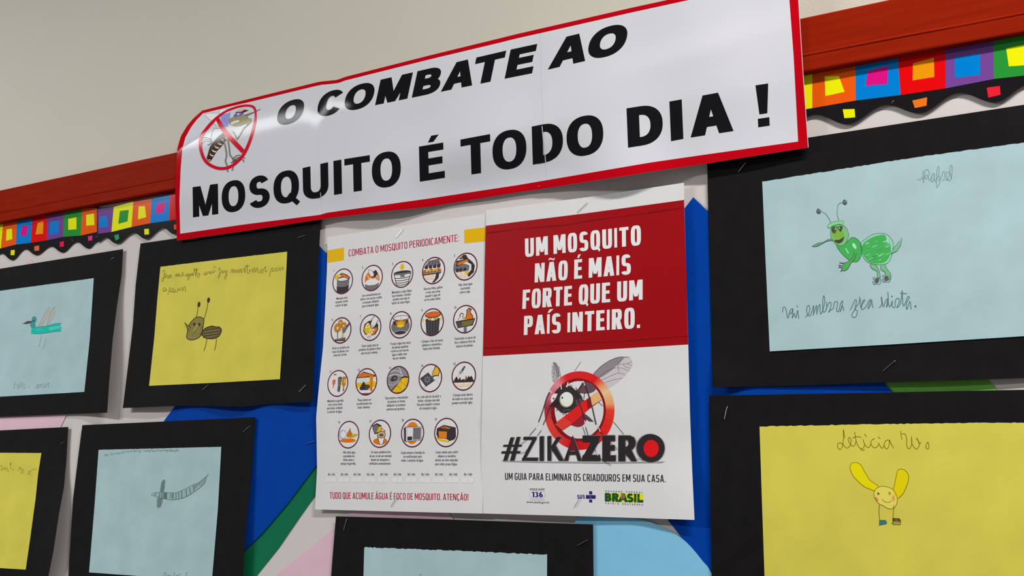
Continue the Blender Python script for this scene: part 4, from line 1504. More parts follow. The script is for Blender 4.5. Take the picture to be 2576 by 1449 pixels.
        for x in (.08, .16, .24):
            s(.9, GRY, (x, .2), (x - .02, -.02))
        for x, y in ((-.3, .28), (-.4, .05), (.0, -.18), (-.12, .05), (.3, -.2), (.15, -.4)):
            e(OFF, x, y, .08, .08)
        p(OFF, (-.36, -.66), (-.3, -.46), (.04, -.46), (.14, -.66), (0, -.84), (-.3, -.82))
        for x in (-.24, -.12, .0):
            s(1, DRK, (x, -.8), (x + .02, -.6))
    elif n == 8:    # vase with a water flower
        dc.poly(circ(L, 0, -.12, .86, .62), GRY)
        p(DRK, (-.74, .3), (.76, .34), (.6, .05), (-.6, .0))
        p((176, 84, 24), (-.5, .42), (.56, .46), (.46, -.02), (-.4, -.02))
        e(DRK, .04, .5, .78, .2); e(OFF, .04, .51, .7, .15)
        for x, h in ((-.36, .3), (-.2, .46), (.02, .62), (.24, .46), (.4, .3)):
            p(YEL, (x * .5 - .1, -.05), (x, h), (x * .5 + .12, -.05))
            s(.8, (180, 110, 20), (x * .5 - .1, -.05), (x, h), (x * .5 + .12, -.05))
        p((238, 190, 40), (-.4, -.1), (0, .05), (.4, -.1), (.0, -.22))
        e(DRK, 0, -.6, .5, .12); dc.stroke(circ(L, 0, -.6, .56, .17), 1, LGY, True)
    elif n == 9:    # bin with lid
        p((70, 66, 72), (-.6, .2), (.68, .22), (.6, -.74), (.3, -.93), (-.2, -.95), (-.5, -.78))
        for x in (-.36, -.16, .06, .28, .48):
            s(1.6, (34, 28, 34), (x * 1.12, .1), (x, -.85))
        e(DRK, .04, .2, .64, .14)
        p((180, 160, 70), (-.4, .2), (-.42, .4), (-.1, .3), (.1, .42), (.44, .38), (.5, .2), (.1, .1))
        p(OFF, (-.06, .12), (-.08, .3), (.08, .34), (.14, .14))
        e(DRK, .06, .55, .72, .24); e((206, 92, 26), .06, .57, .66, .19)
        for x in (-.8, .78):
            p((210, 180, 110), (x, .42), (x + .06, .28), (x + .16, .22), (x + .06, .15), (x, .0), (x - .06, .15), (x - .16, .22), (x - .06, .28))
    elif n == 10:   # rubbish bags in a basket
        p(DRK, (-.66, .0), (-.44, .2), (-.5, .36), (-.3, .5), (-.1, .36), (-.2, .2), (.0, .0))
        p(OFF, (-.6, 0), (-.38, .2), (-.42, .34), (-.3, .42), (-.16, .34), (-.26, .2), (-.08, 0))
        p(DRK, (.0, 0), (.12, .46), (.1, .62), (.3, .82), (.56, .68), (.44, .48), (.66, .2), (.7, -.06))
        p(ORG, (.06, 0), (.18, .44), (.18, .6), (.3, .74), (.46, .64), (.38, .46), (.6, .18), (.64, -.04))
        p((196, 150, 30), (-.34, .0), (-.1, .2), (.05, .02))
        p(DRK, (-.82, -.1), (.86, .02), (.66, -.5), (-.62, -.62)); p((112, 100, 50), (-.3, -.16), (.76, -.08), (.58, -.44), (-.24, -.52))
        for k in range(6):
            s(.8, GRY, (-.7 + k * .09, -.16), (-.6 + k * .07, -.54))
        p((96, 98, 108), (-.1, -.58), (.16, -.56), (.16, -.92), (-.1, -.94))
    elif n == 11:   # bottles upside down
        p((206, 206, 208), (-.68, .62), (-.2, .62), (-.24, .3), (-.66, .34)); p((150, 70, 50), (-.46, .74), (-.16, .74), (-.18, .62), (-.44, .62))
        p((196, 96, 62), (-.52, .3), (-.22, .3), (-.24, .0), (-.34, -.1), (-.38, -.36), (-.48, -.36), (-.46, -.1), (-.54, .0))
        p((86, 80, 78), (0, .4), (.1, .5), (.34, .5), (.42, .4), (.3, -.2), (.26, -.6), (.1, -.7), (-.02, -.55), (.02, -.2))
        for y in (.25, .05, -.15):
            s(1, LGY, (.04, y), (.32, y))
        p((176, 112, 34), (.46, .5), (.86, .5), (.8, -.1), (.66, -.3), (.64, -.6), (.54, -.6), (.54, -.3), (.4, -.1))
        p((120, 60, 30), (.54, -.42), (.66, -.42), (.64, -.62), (.54, -.62)); p(YEL, (.62, .3), (.8, .3), (.78, 0), (.6, -.02))
    elif n == 12:   # tyres under a roof
        p(YEL, (-.95, .0), (.9, .0), (.96, -.2), (.9, -.42), (-.9, -.42))
        p((196, 198, 200), (-.92, .35), (.1, .35), (.1, -.08), (-.98, -.05))
        p(DRK, (-.86, .5), (-.3, .78), (.86, .48), (.8, .34), (-.9, .3)); p(ORG, (-.8, .5), (-.3, .7), (.76, .46), (-.2, .38), (-.86, .36))
        p((206, 130, 24), (.3, .42), (.66, .42), (.62, -.76), (.34, -.66)); s(1.2, (130, 70, 20), (.5, .4), (.5, -.7))
        p(OFF, (-.9, -.42), (.3, -.42), (.3, -.84), (-.4, -.84))
        p(DRK, (-.64, -.5), (-.3, .0), (-.16, .0), (-.1, -.2), (.3, -.24), (.36, -.4), (.2, -.62), (-.5, -.62))
        s(1.4, GRY, (-.05, -.36), (.28, -.34)); s(1.4, GRY, (-.06, -.5), (.24, -.5))
        p((120, 70, 90), (-.5, -.86), (.5, -.86), (.2, -.97), (-.2, -.97))
    elif n == 13:   # pool
        dc.poly(circ(L, 0, 0, .97, .97), (128, 124, 128))
        for k, (y, r) in enumerate(((.62, .9), (.42, .75), (.24, .62))):
            dc.stroke(circ(L, -.3, -.1 + .2 * k, r, .5 + .1 * k, 14, 10, 150), 1.6, (196, 194, 198))
        p(DRK, (-.72, -.02), (-.5, .3), (-.2, .34), (.0, .14), (-.2, -.06), (-.5, -.1)); p(GRY, (-.5, .1), (-.3, .24), (-.1, .14), (-.3, .02))
        sm(1.4, LGY, (-.85, -.3), (-.4, -.36), (.1, -.1))
        p(DRK, (-.62, -.78), (-.3, -.5), (.14, -.16), (.3, .2), (.6, .26), (.96, .2), (.8, -.6), (.3, -.95), (-.2, -.97))
        p(YEL, (-.5, -.8), (-.1, -.44), (.2, -.1), (.36, .1), (.62, .14), (.93, .1), (.78, -.58), (.3, -.9), (-.2, -.94))
        s(1.2, (150, 110, 20), (.2, -.1), (.84, -.5)); s(1.2, (150, 110, 20), (-.1, -.44), (.56, -.78)); s(1.2, (230, 200, 90), (.5, .1), (.44, -.8))
    elif n == 14:   # floor drain
        for a, b in (((-.72, .62), (.96, -.5)), ((-.9, -.5), (-.1, -.98)), ((-.5, -.82), (-.3, .1)), ((-.1, .3), (.5, .7)), ((.3, -.2), (.93, .1)), ((-.4, -.9), (-.8, -.5))):
            s(1, LGY, a, b)
        p((62, 60, 72), (-.92, .0), (-.2, .42), (.4, -.2), (-.36, -.62))
        for k in range(8):
            a = math.radians(k * 45)
            s(1.6, (150, 148, 154), (-.26 + .1 * math.cos(a), -.1 + .1 * math.sin(a)), (-.26 + .3 * math.cos(a), -.1 + .26 * math.sin(a)))
        p(DRK, (.06, .02), (.2, .4), (.4, .86), (.64, .8), (.84, .5), (.72, .1), (.4, .12), (.2, .0))
        p((214, 164, 40), (.1, .02), (.26, .4), (.44, .8), (.62, .74), (.78, .48), (.66, .16), (.4, .2), (.2, .12))
    elif n == 15:   # sand into glass shards on a wall
        p((70, 72, 82), (-.24, .42), (.04, .74), (.14, .64), (-.1, .3)); p((140, 140, 146), (-.44, .3), (-.2, .46), (-.08, .26), (-.3, .1))
        p((206, 184, 150), (-.52, .2), (-.38, .3), (-.38, -.1), (-.5, -.1))
        p((52, 36, 30), (-.84, -.3), (-.66, -.05), (-.56, -.02), (-.46, -.26), (-.3, -.05), (-.22, -.28), (-.02, -.2), (.06, -.28), (.2, .05), (.3, -.2), (.4, .02), (.5, -.1), (.66, -.0), (.84, -.34), (.0, -.4))
        p((170, 120, 60), (.02, -.28), (.2, -.02), (.22, -.28)); p(DRK, (-.93, -.32), (.93, -.34), (.88, -.46), (-.88, -.44))
        bricks(dc, L, -.78, .78, -.8, -.46, 2)
    elif n == 16:   # leaves and bottle cap
        e(ORG, -.04, -.44, .78, .16)
        p((176, 104, 36), (-.2, .0), (.0, .3), (.12, .48), (.26, .2), (.4, .04), (.3, -.24), (-.1, -.24)); p(DRK, (.1, .4), (.14, .5), (.18, .36))
        p((196, 176, 50), (.2, -.2), (.5, .1), (.9, .0), (.7, -.2), (.4, -.26)); s(1, DRK, (.9, .0), (.5, -.1), (.1, -.3))
        p((216, 176, 60), (-.2, -.2), (.1, -.16), (.3, -.26), (-.1, -.34))
        e(LGY, -.56, .02, .36, .34); e((206, 206, 210), -.5, .02, .26, .26)
        for k in range(12):
            a = math.radians(k * 30)
            s(1, GRY, (-.56 + .3 * math.cos(a), .02 + .28 * math.sin(a)), (-.56 + .38 * math.cos(a), .02 + .36 * math.sin(a)))
    elif n == 17:   # toilet with lid
        e(ORG, .06, -.55, .66, .26)
        p(DRK, (-.74, .6), (-.3, .78), (.12, .6), (.2, .3), (.0, .08), (-.5, -.04), (-.66, .3)); p(GRY, (-.66, .56), (-.3, .68), (-.1, .5), (-.3, .1), (-.5, .04), (-.6, .3))
        p(YEL, (-.12, .5), (.12, .54), (.14, .3), (-.04, .12), (-.3, .1))
        p((222, 220, 218), (-.2, -.1), (.5, -.1), (.36, -.5), (.26, -.76), (.06, -.78), (-.1, -.4)); s(1.4, DRK, (-.22, -.1), (-.12, -.42), (.04, -.78), (.28, -.78), (.38, -.5), (.5, -.1))
        e(DRK, .14, -.08, .4, .26); e((196, 176, 130), .14, -.08, .34, .21); e((92, 76, 60), .14, -.1, .22, .12)
        s(1.6, (190, 80, 30), (.2, .4), (.4, .2)); p((190, 80, 30), (.3, .16), (.5, .3), (.46, .04))
    elif n == 18:   # air conditioner
        dc.poly(circ(L, -.02, .0, .62, .8), (222, 112, 24))
        p(DRK, (-.8, .34), (-.62, .46), (.82, .44), (.86, -.56), (-.66, -.62), (-.74, -.5))
        p((190, 190, 194), (-.6, .42), (.8, .42), (.8, -.5), (-.56, -.58)); p(GRY, (.06, .38), (.74, .38), (.74, -.46), (.06, -.48))
        for x in (-.4, -.26, -.12):
            p((226, 226, 228), (x, .36), (x + .1, .36), (x + .1, -.2), (x, -.22))
        p(DRK, (-.44, -.26), (-.02, -.24), (-.02, -.5), (-.42, -.52)); s(1, GRY, (-.74, .3), (-.7, -.5))
    elif n == 19:   # tarpaulin-covered crate
        p(YEL, (-.86, -.3), (-.2, -.5), (.4, -.6), (.2, -.7), (-.5, -.6), (-.86, -.44))
        p(DRK, (-.8, .3), (-.2, .54), (.8, .34), (.84, -.3), (.7, -.5), (.3, -.6), (.1, -.48), (-.7, -.36), (-.84, -.1))
        p((208, 116, 26), (-.66, .1), (.06, .06), (.04, -.44), (-.6, -.34)); p((190, 106, 30), (-.5, .34), (-.18, .46), (.4, .3), (.1, .22))
        s(2, DRK, (-.72, .16), (.1, .14)); s(1.6, DRK, (-.3, .4), (.1, .24))


CIRC = [(862, 707.7), (936, 699.2), (1011.6, 690.2), (1090.5, 680.5), (1171, 670.5), (857.6, 831), (932, 824), (1007.5, 817), (1087, 810.5), (1170, 802.8),
        (849.6, 964.4), (921.4, 960.4), (1001, 955.5), (1082.4, 951), (1166.5, 946), (876.7, 1093.4), (955.6, 1091), (1037.6, 1089.4), (1122.4, 1088)]
NUMP = [(840, 680), (912, 673), (987.5, 663.5), (1063.5, 654), (1143.5, 643), (836, 804), (907, 796), (983, 789), (1061.5, 781), (1145.5, 773.5),
        (831.5, 935), (903, 931), (981, 925.5), (1062, 920), (1143.5, 915.5), (853, 1062), (932, 1060), (1013, 1057), (1096.5, 1055)]
CAPS = [((860, 749.6), ["Mantenha bem", "tampados tonéis", "e barris de água."]),
        ((934, 741), ["Lave semanalmente por", "dentro com escova e sabão", "os tanques utilizados", "para armazenar água."]),
        ((1010.5, 733), ["Mantenha a caixa-d'água", "bem fechada. Coloque", "também uma tela no", "ladrão da caixa-d'água."]),
        ((1089.6, 724.3), ["Remova folhas, galhos", "e tudo que possa", "impedir a água de", "correr pelas calhas."]),
        ((1171, 715), ["Não deixe água", "acumulada", "sobre a laje."]),
        ((857, 874.4), ["Encha os pratinhos de", "vasos de plantas com", "areia até a borda."]),
        ((930.6, 868.7), ["Outra opção para os", "pratinhos de plantas é lavar", "uma vez por semana."]),
        ((1007, 863), ["Troque a água dos vasos", "de plantas aquáticas", "e lave-os com escova,", "água e sabão uma", "vez por semana."]),
        ((1087, 857), ["Coloque o lixo em sacos", "plásticos e mantenha a", "lixeira bem fechada."]),
        ((1170, 850), ["Feche bem os sacos de", "lixo e deixe-os fora do", "alcance de animais."]),
        ((843.8, 1007.9), ["Mantenha as garrafas", "com a boca virada", "para baixo, evitando", "o acúmulo de água."]),
        ((916.7, 1005.6), ["Pneus devem ser", "acondicionados em", "locais cobertos."]),
        ((997.5, 1000), ["Faça sempre a manutenção", "de piscinas ou fontes", "utilizando os produtos", "químicos apropriados."]),
        ((1079, 997.3), ["Se o ralo não for de abrir e", "fechar, coloque uma tela", "fina para impedir o acesso", "do mosquito à água."]),
        ((1164, 992.8), ["Coloque areia dentro", "de todos os cacos que", "possam acumular água."]),
        ((878.4, 1137.6), ["Não deixe água", "acumulada em", "folhas secas e", "tampas de garrafas."]),
        ((957.7, 1137), ["Os vasos sanitários fora", "de uso ou de uso eventual", "devem ser tampados e", "verificados semanalmente."]),
        ((1038.4, 1138.3), ["Limpe sempre a bandeja do", "ar-condicionado para", "evitar o acúmulo de água."]),
        ((1124.3, 1137), ["Lonas usadas para cobrir", "objetos ou entulhos", "devem ser bem esticadas", "para evitar poças-d'água."])]
PLAB = ['barrel with open lid', 'scrubbed soapy tank', 'water tank with yellow arrow', 'roof gutter with leaves', 'water on a slab', 'flower pot with trowel', 'washed plant saucer', 'vase with water flower',
        'bin with orange lid', 'rubbish bags in a basket', 'upside-down bottles', 'tyres under a roof', 'pool water', 'floor drain', 'sand on broken glass', 'leaves and bottle cap', 'toilet with lid', 'air conditioner', 'covered crate']
for i in range(19):
    cx, cy = CIRC[i]
    L = locmap(cx, cy)
    dc = Decal('pictogram', DL)
    dc.poly(circ(L, 0, 0, 1, 1, 40), (205, 203, 203))
    picto(i + 1, dc, L)
    dc.band(circ(L, 0, 0, 1.03, 1.03, 44), circ(L, 0, 0, .94, .94, 44), OUT)
    dc.layer = 0
    small_text(dc, str(i + 1), NUMP[i][0], NUMP[i][1], .0035, (60, 54, 58), xs=.85, offset=.02)
    (tx, ty), lines = CAPS[i]
    x0, z0 = W0(tx, ty)
    for k, tline in enumerate(lines):
        px = PX(x0 - .0002 * k, z0 - .00385 * k)
        small_text(dc, tline, px[0], px[1], .0038, (66, 62, 66), xs=.70, offset=.014)
    dc.build(sheetL, PLAB[i])

k4b = K(790, 1000, 4.831)
xs_ = [211, 368, 524, 686, 850, 1013, 1182, 1350, 1517, 1692, 1870]
bx = [(138, 268), (297, 430), (455, 586), (615, 746), (778, 912), (944, 1078), (1110, 1248), (1278, 1412), (1440, 1580), (1615, 1758), (1793, 1940)]
for i, x in enumerate(xs_):
    dc = Decal('date_box', DL)
    px = k4b((x, 932))[0]
    small_text(dc, 'dia / mês', px[0], px[1], .0037, (70, 66, 70), xs=.72, offset=.014)
    a, b = bx[i]
    dy = i * .3
    q = k4b((a, 967 + dy), (b, 967 + dy), (b, 1030 + dy * 1.6), (a, 1030 + dy * 1.6))
    dc.poly(q, (206, 204, 204))
    dc.stroke(q, .8, (186, 182, 184), True)
    m = k4b(((a + b) / 2 + 6, 985 + dy), ((a + b) / 2 - 6, 1018 + dy))
    dc.stroke(m, .8, (170, 166, 168))
    dc.build(sheetL)
dc = Decal('side_note', DL)
dc.stroke(k4b((1998, 230), (2000, 388)), 1.0, (196, 194, 196))
dc.build(sheetL)

# ------------------------------------------------------------------ cover poster (right page)
def DR(u, v):
    d = .0118 + .0009 * bump(v, interp([(1212, 1043), (1738, 1031)], u), 80) + .0006 * bump(u, 1480, 90)
    d += .0042 * sstep(1580, 1747, u) * sstep(1080, 1305, v) + .0018 * sstep(1100, 1290, v) * bump(u, 1380, 120)
    d += .0008 * bump(v, 660, 130)
    return d


def ER(v):
    return interp([(460, 1720.5), (503, 1721), (866, 1731.3), (1035, 1735.5), (1180, 1741), (1308, 1747)], v)


def EM(v):
    return interp([(529, 1222.7), (690, 1219), (895, 1214.8), (1100, 1211), (1291.7, 1209.7)], v)


pr_ = thing('poster', 'poster with white slogan on a red panel above a crossed-out mosquito', 'poster', P(1470, 900, .013))
eL = [(EM(v), v) for v in (529, 690, 895, 1000, 1100, 1200, 1291.7)]
eR = [(ER(v), v) for v in (459.7, 503, 700, 866, 1035, 1180, 1250, 1308)]
sheetR = patch('poster_sheet', [(1222.7, 529), (1470, 497), (1720.5, 459.7)], [(1209.7, 1291.7), (1480, 1299), (1747, 1308)], eL, eR, 64, 90, DR, WHITE, pr_, .0002)
RED = paper('red_print', (142, 3, 12), rough=.5, mottle=.03, bumpy=.02, spec=.12)
DRe = lambda u, v: DR(u, v) + .00012
redp = patch('red_panel', [(1221.9, 568), (1470, 537), (1720.8, 502.9)], [(1214.8, 895.6), (1470, 882), (1731.2, 866.3)],
             [(1221.9, 568), (1219, 690), (1214.8, 895.6)], [(1720.8, 502.9), (1726.5, 690), (1731.2, 866.3)], 48, 50, DRe, RED, sheetR, .00005)
dc = Decal('slogan', DRe)
WT = (232, 220, 222)
line_text(dc, 'UM MOSQUITO', (1321, 646.5), (1612.5, 616), (1320.5, 600.5), (1612, 566.5), .175, WT, gap=.10, space=.17)
line_text(dc, 'NÃO É MAIS', (1344.8, 710.8), (1587, 689.5), (1346, 663), (1587, 639.5), .175, WT, gap=.09, space=.21)
line_text(dc, 'FORTE QUE UM', (1313.8, 777.5), (1616.6, 753.5), (1315.4, 729.5), (1616.6, 702.9), .175, WT, gap=.085, space=.22)
line_text(dc, 'PAÍS INTEIRO.', (1317.6, 843), (1610, 824.8), (1318.6, 795), (1610, 773), .175, WT, gap=.09, space=.21)
dc.build(redp, 'white slogan in condensed capitals')
dc = Decal('fold_mark', DRe, .00006)
dc.stroke([(1221.5, 587), (1300, 577), (1420, 566), (1480, 556), (1600, 540), (1721, 522.5)], lambda t: 2.4 + 1.2 * math.sin(t * 23), (112, 2, 10), smooth=4)
dc.build(redp)
dc = Decal('fold_mark', DRe, .00006)
dc.stroke([(1215.5, 876), (1300, 872), (1420, 864), (1550, 860), (1640, 852), (1731, 845.5)], lambda t: 2.4 + 1.0 * math.sin(t * 19), (112, 2, 10), smooth=4)
dc.build(redp)

dc = Decal('mosquito_emblem', DR)
kk = K(1280, 890, 6.0389)
GW_, DW = (120, 112, 116), (44, 36, 38)
# right wing
dc.poly(kk(*catmull([(1280, 320), (1400, 190), (1560, 90), (1720, 45), (1830, 55), (1875, 120), (1872, 190), (1820, 265), (1730, 370), (1600, 470), (1500, 520), (1440, 440)], 4, True)), (184, 176, 180))
dc.poly(kk(*catmull([(1280, 320), (1400, 190), (1560, 90), (1720, 45), (1740, 70), (1670, 150), (1550, 260), (1380, 370), (1330, 370)], 4, True)), (132, 122, 126))
for pl, w in (([(1280, 315), (1400, 190), (1560, 90), (1700, 48), (1830, 55)], 1.3), ([(1350, 370), (1480, 270), (1580, 225), (1670, 212), (1750, 230), (1825, 262)], .8),
              ([(1400, 405), (1530, 345), (1670, 292), (1765, 322)], .8), ([(1450, 445), (1580, 400), (1725, 368)], .8), ([(1770, 50), (1680, 120), (1660, 170), (1668, 290)], .8),
              ([(1665, 160), (1790, 150), (1872, 115)], .8), ([(1790, 150), (1872, 180)], .7), ([(1740, 160), (1770, 200), (1850, 218)], .7)):
    dc.stroke(kk(*pl), w, DW, smooth=3)
# left wing
dc.poly(kk(*catmull([(670, 135), (710, 140), (745, 200), (765, 340), (720, 410), (690, 420), (655, 360), (650, 250)], 4, True)), (172, 166, 170))
dc.poly(kk((675, 135), (712, 145), (748, 210), (765, 345), (735, 380), (715, 300), (695, 200)), (130, 122, 126))
for pl, w in (([(670, 135), (710, 140), (745, 210), (765, 345)], 1.3), ([(690, 150), (690, 260), (680, 340), (695, 430)], .8), ([(650, 190), (690, 240), (650, 262)], .7), ([(690, 280), (650, 300)], .7), ([(655, 350), (685, 345)], .6), ([(655, 400), (690, 430)], .7), ([(690, 290), (720, 360), (715, 410)], .7)):
    dc.stroke(kk(*pl), w, DW, smooth=2)
dc.stroke(kk((758, 185), (780, 310), (790, 400)), 1.0, DW)
dc.stroke(kk((1095, 122), (1000, 262)), .9, DW)
dc.stroke(kk((1590, 1035), (1745, 1225)), 1.3, DW)


def ell(cx, cy, rx, ry, n=64, t0=0.0, t1=360.0):
    return kk(*[(cx + rx * math.cos(math.radians(t0 + (t1 - t0) * k / n)), cy + ry * math.sin(math.radians(t0 + (t1 - t0) * k / n))) for k in range(n + (0 if t1 - t0 == 360 else 1))])


# thick ring drawn in the print: inner wall, then the face in its printed reds
dc.band(ell(1050, 855, 460, 520), ell(1068, 850, 372, 438), (120, 14, 24))
seg = [(0, (206, 54, 34)), (30, (202, 34, 30)), (62, (196, 26, 28)), (98, (182, 14, 22)), (125, (204, 48, 44)), (160, (206, 56, 50)), (182, (140, 44, 56)), (206, (190, 106, 120)), (228, (206, 122, 132)), (246, (198, 30, 36)),
       (300, (198, 26, 26)), (316, (216, 136, 96)), (328, (230, 178, 130)), (350, (224, 140, 92)), (360, (206, 54, 34))]
for (a0, c), (a1, c1) in zip(seg, seg[1:]):
    nn = 10
    for k in range(nn):
        f0, f1 = k / nn, (k + 1) / nn
        t0, t1 = a0 + (a1 - a0) * f0, a0 + (a1 - a0) * f1
        cc = tuple(int(round((c[i] + (c1[i] - c[i]) * f0) / 6) * 6) for i in range(3))
        dc.layer -= .9
        dc.band(ell(1072, 862, 532, 597, 4, t0, t1 + .4), ell(1056, 852, 418, 478, 4, t0, t1 + .4), cc, closed=False)
# legs behind the bar and abdomen
dc.poly(kk(*catmull([(930, 1060), (960, 960), (1060, 880), (1150, 900), (1175, 1000), (1130, 1080), (1060, 1110), (980, 1095)], 4, True)), (132, 32, 46))
dc.poly(kk((1140, 900), (1220, 960), (1290, 1030), (1230, 1030), (1180, 1000)), (78, 62, 70))
dc.poly(kk(*catmull([(1050, 560), (1090, 480), (1140, 430), (1250, 450), (1320, 530), (1250, 590), (1100, 600)], 4, True)), (92, 66, 74))
dc.stroke(kk((1150, 590), (1140, 680)), 1.6, DW)
dc.stroke(kk((1360, 730), (1425, 795)), 1.2, DW)
# body
rg = random.Random(6)
bpts = [(700, 600), (720, 560), (770, 520), (800, 490), (850, 500), (900, 490), (950, 500), (990, 530), (1040, 560), (1090, 620), (1120, 690), (1080, 780), (1000, 840), (930, 880), (850, 900), (780, 880), (720, 820), (690, 800), (680, 720)]
dc.poly(kk(*catmull(bpts, 4, True)), (48, 40, 40))
for i in range(60):
    t = rg.uniform(0, 2 * math.pi)
    x, y = 890 + 200 * math.cos(t), 700 + 195 * math.sin(t)
    dc.stroke(kk((x, y), (x + 38 * math.cos(t + rg.uniform(-.6, .6)), y + 38 * math.sin(t + rg.uniform(-.6, .6)))), .9, rg.choice([(40, 34, 34), (66, 54, 54)]))
dc.poly(kk((1010, 700), (1080, 680), (1150, 700), (1100, 790), (1020, 780)), (84, 60, 66))
dc.poly(kk((605, 803), (690, 720), (760, 690), (800, 740), (720, 800), (650, 790)), (40, 32, 32))
dc.stroke(kk((820, 870), (880, 850), (940, 860)), 1.0, (120, 108, 104), smooth=3)
dc.poly(kk((635, 690), (650, 640), (690, 605), (742, 605), (720, 660), (680, 720), (645, 750)), (218, 204, 202))
dc.ellipse(*kk((680, 680))[0], 2.2, 2.2, (40, 30, 30))
dc.ellipse(*kk((872, 700))[0], 105 / 6.04, 115 / 6.04, (150, 142, 116))
dc.ellipse(*kk((880, 690))[0], 98 / 6.04, 110 / 6.04, (216, 212, 192))
dc.ellipse(*kk((870, 670))[0], 76 / 6.04, 80 / 6.04, (226, 224, 210))
dc.ellipse(*kk((812, 668))[0], 2.1, 2.6, (30, 26, 26))
# slanted bar
dc.poly(kk((690, 1065), (900, 905), (1100, 745), (1240, 650), (1340, 572), (1420, 690), (1240, 820), (1130, 910), (1000, 1040), (815, 1162)), (204, 28, 26))
dc.poly(kk((690, 1065), (830, 960), (960, 1050), (815, 1162)), (206, 54, 44))
dc.poly(kk((1240, 650), (1340, 572), (1420, 690), (1262, 790)), (226, 160, 106))
dc.poly(kk((1180, 700), (1240, 655), (1262, 790), (1200, 845)), (132, 16, 26))
dc.poly(kk((725, 1060), (690, 1068), (640, 960), (690, 960)), (110, 14, 24))
# spiked white joints and long legs
for pl in ([(745, 560), (700, 590), (770, 510)], [(980, 560), (1020, 540), (1060, 545)]):
    dc.stroke(kk(*pl), 1.2, DW)
for pl in ([(790, 470), (800, 540)], [(900, 430), (880, 510)], [(1105, 490), (1130, 410), (1155, 480)], [(605, 580), (630, 560), (650, 595)], [(1000, 530), (1020, 560)]):
    dc.stroke(kk(*pl), 2.2, (226, 214, 212))
dc.stroke(kk((1040, 560), (1100, 500), (1120, 440)), 2.4, DW)
wl = lambda t: 2.6 * (1 - t) + 1.2 * t
dc.stroke(kk((620, 590), (570, 680), (520, 850), (450, 1040)), 2.2, DW)
dc.stroke(kk((640, 790), (600, 860), (560, 990), (518, 1080)), 1.9, (66, 30, 36))
dc.stroke(kk((1010, 550), (1060, 720), (1110, 860), (1150, 1010)), 2.6, (50, 38, 40))
dc.stroke(kk((1160, 490), (1210, 620), (1270, 830), (1325, 1075)), 2.6, (50, 38, 40))
for a, b in (((450, 1045), (415, 1110)), ((518, 1085), (485, 1155)), ((1150, 1010), (1165, 1090)), ((1345, 1090), (1390, 1180))):
    dc.stroke(kk(a, b), 1.6, (230, 226, 226))
for a, b, w in (((410, 1130), (312, 1242), 1.3), ((490, 1165), (435, 1245), 1.3), ((1118, 1105), (1165, 1230), 1.1), ((1165, 1110), (1205, 1240), 1.4), ((1385, 1185), (1430, 1235), 1.2)):
    dc.stroke(kk(a, b), w, DW)
dc.build(sheetR, 'red prohibition ring over a big-eyed mosquito')

# letters drawn standing on the page
dc = Decal('title_lettering', DR, .0004)
k6 = K(1250, 1070, 5.8545)
BK, BE = (40, 34, 37), (112, 106, 110)
dc.poly(k6((60, 515), (600, 528), (1500, 536), (2480, 530), (2420, 548), (1500, 556), (600, 546), (90, 530)), (150, 147, 149))


def lett(*polys, edge=(9, -8)):
    for pl in polys:
        dc.poly(k6(*[(x + edge[0], y + edge[1]) for x, y in pl]), BE)
    for pl in polys:
        dc.poly(k6(*pl), BK)


lett([(90, 522), (150, 522), (255, 178), (200, 178)], [(190, 522), (255, 522), (345, 172), (290, 172)], [(95, 288), (365, 284), (360, 312), (90, 314)], [(70, 383), (345, 380), (335, 412), (62, 414)], edge=(8, -4))
lett([(392, 172), (585, 172), (578, 212), (384, 212)], [(520, 212), (575, 212), (430, 478), (374, 490)], [(374, 478), (605, 478), (603, 522), (366, 522)])
lett([(628, 165), (690, 162), (690, 522), (628, 522)])
lett([(742, 160), (798, 160), (800, 520), (744, 520)], [(798, 310), (800, 340), (860, 300), (950, 168), (885, 170)], [(820, 290), (860, 290), (985, 522), (915, 522), (800, 350)])
lett([(1090, 230), (1110, 150), (1150, 230), (1250, 522), (1190, 522), (1110, 240), (1050, 522), (985, 522)], [(1050, 385), (1200, 385), (1205, 432), (1035, 432)], edge=(6, -6))
dc.poly(k6((1080, 270), (1111, 165), (1150, 270), (1175, 370), (1055, 370)), (92, 26, 38))
lett([(1262, 152), (1522, 152), (1500, 245), (1258, 245)], [(1385, 245), (1500, 245), (1395, 435), (1255, 480)], [(1262, 440), (1515, 435), (1530, 525), (1245, 525)], edge=(4, -8))
lett([(1552, 150), (1668, 150), (1668, 528), (1552, 528)], [(1600, 150), (1738, 150), (1742, 232), (1600, 232)], [(1600, 298), (1732, 292), (1738, 370), (1600, 370)], [(1600, 445), (1752, 442), (1750, 528), (1600, 528)], edge=(6, -8))
lett([(1788, 150), (1892, 150), (1892, 530), (1788, 530)], [(1880, 150), (1960, 152), (2020, 180), (2045, 240), (2038, 300), (2005, 345), (1950, 372), (1885, 376), (1885, 325), (1925, 305), (1940, 262), (1925, 220), (1885, 205)],
     [(1890, 330), (1965, 330), (2062, 530), (1980, 530), (1892, 420)], edge=(5, -7))
dc.ellipse(*k6((2250, 326))[0], 203 / 5.85, 203 / 5.85, BE)
dc.ellipse(*k6((2266, 335))[0], 206 / 5.85, 207 / 5.85, (44, 36, 38), n=40)
dc.ellipse(*k6((2272, 340))[0], 112 / 5.85, 126 / 5.85, (206, 18, 26), n=36)
for pl, w in (([(470, 170), (420, 230), (355, 268)], 1.0), ([(500, 310), (430, 370), (400, 400), (320, 412)], .9), ([(1440, 340), (1470, 420), (1550, 510), (1680, 588)], 1.2), ([(1640, 225), (1720, 300), (1780, 355)], 1.0), ([(2060, 490), (2140, 505), (2240, 540)], .9), ([(2040, 262), (2065, 262)], .8)):
    dc.stroke(k6(*pl), w, DW, smooth=3)
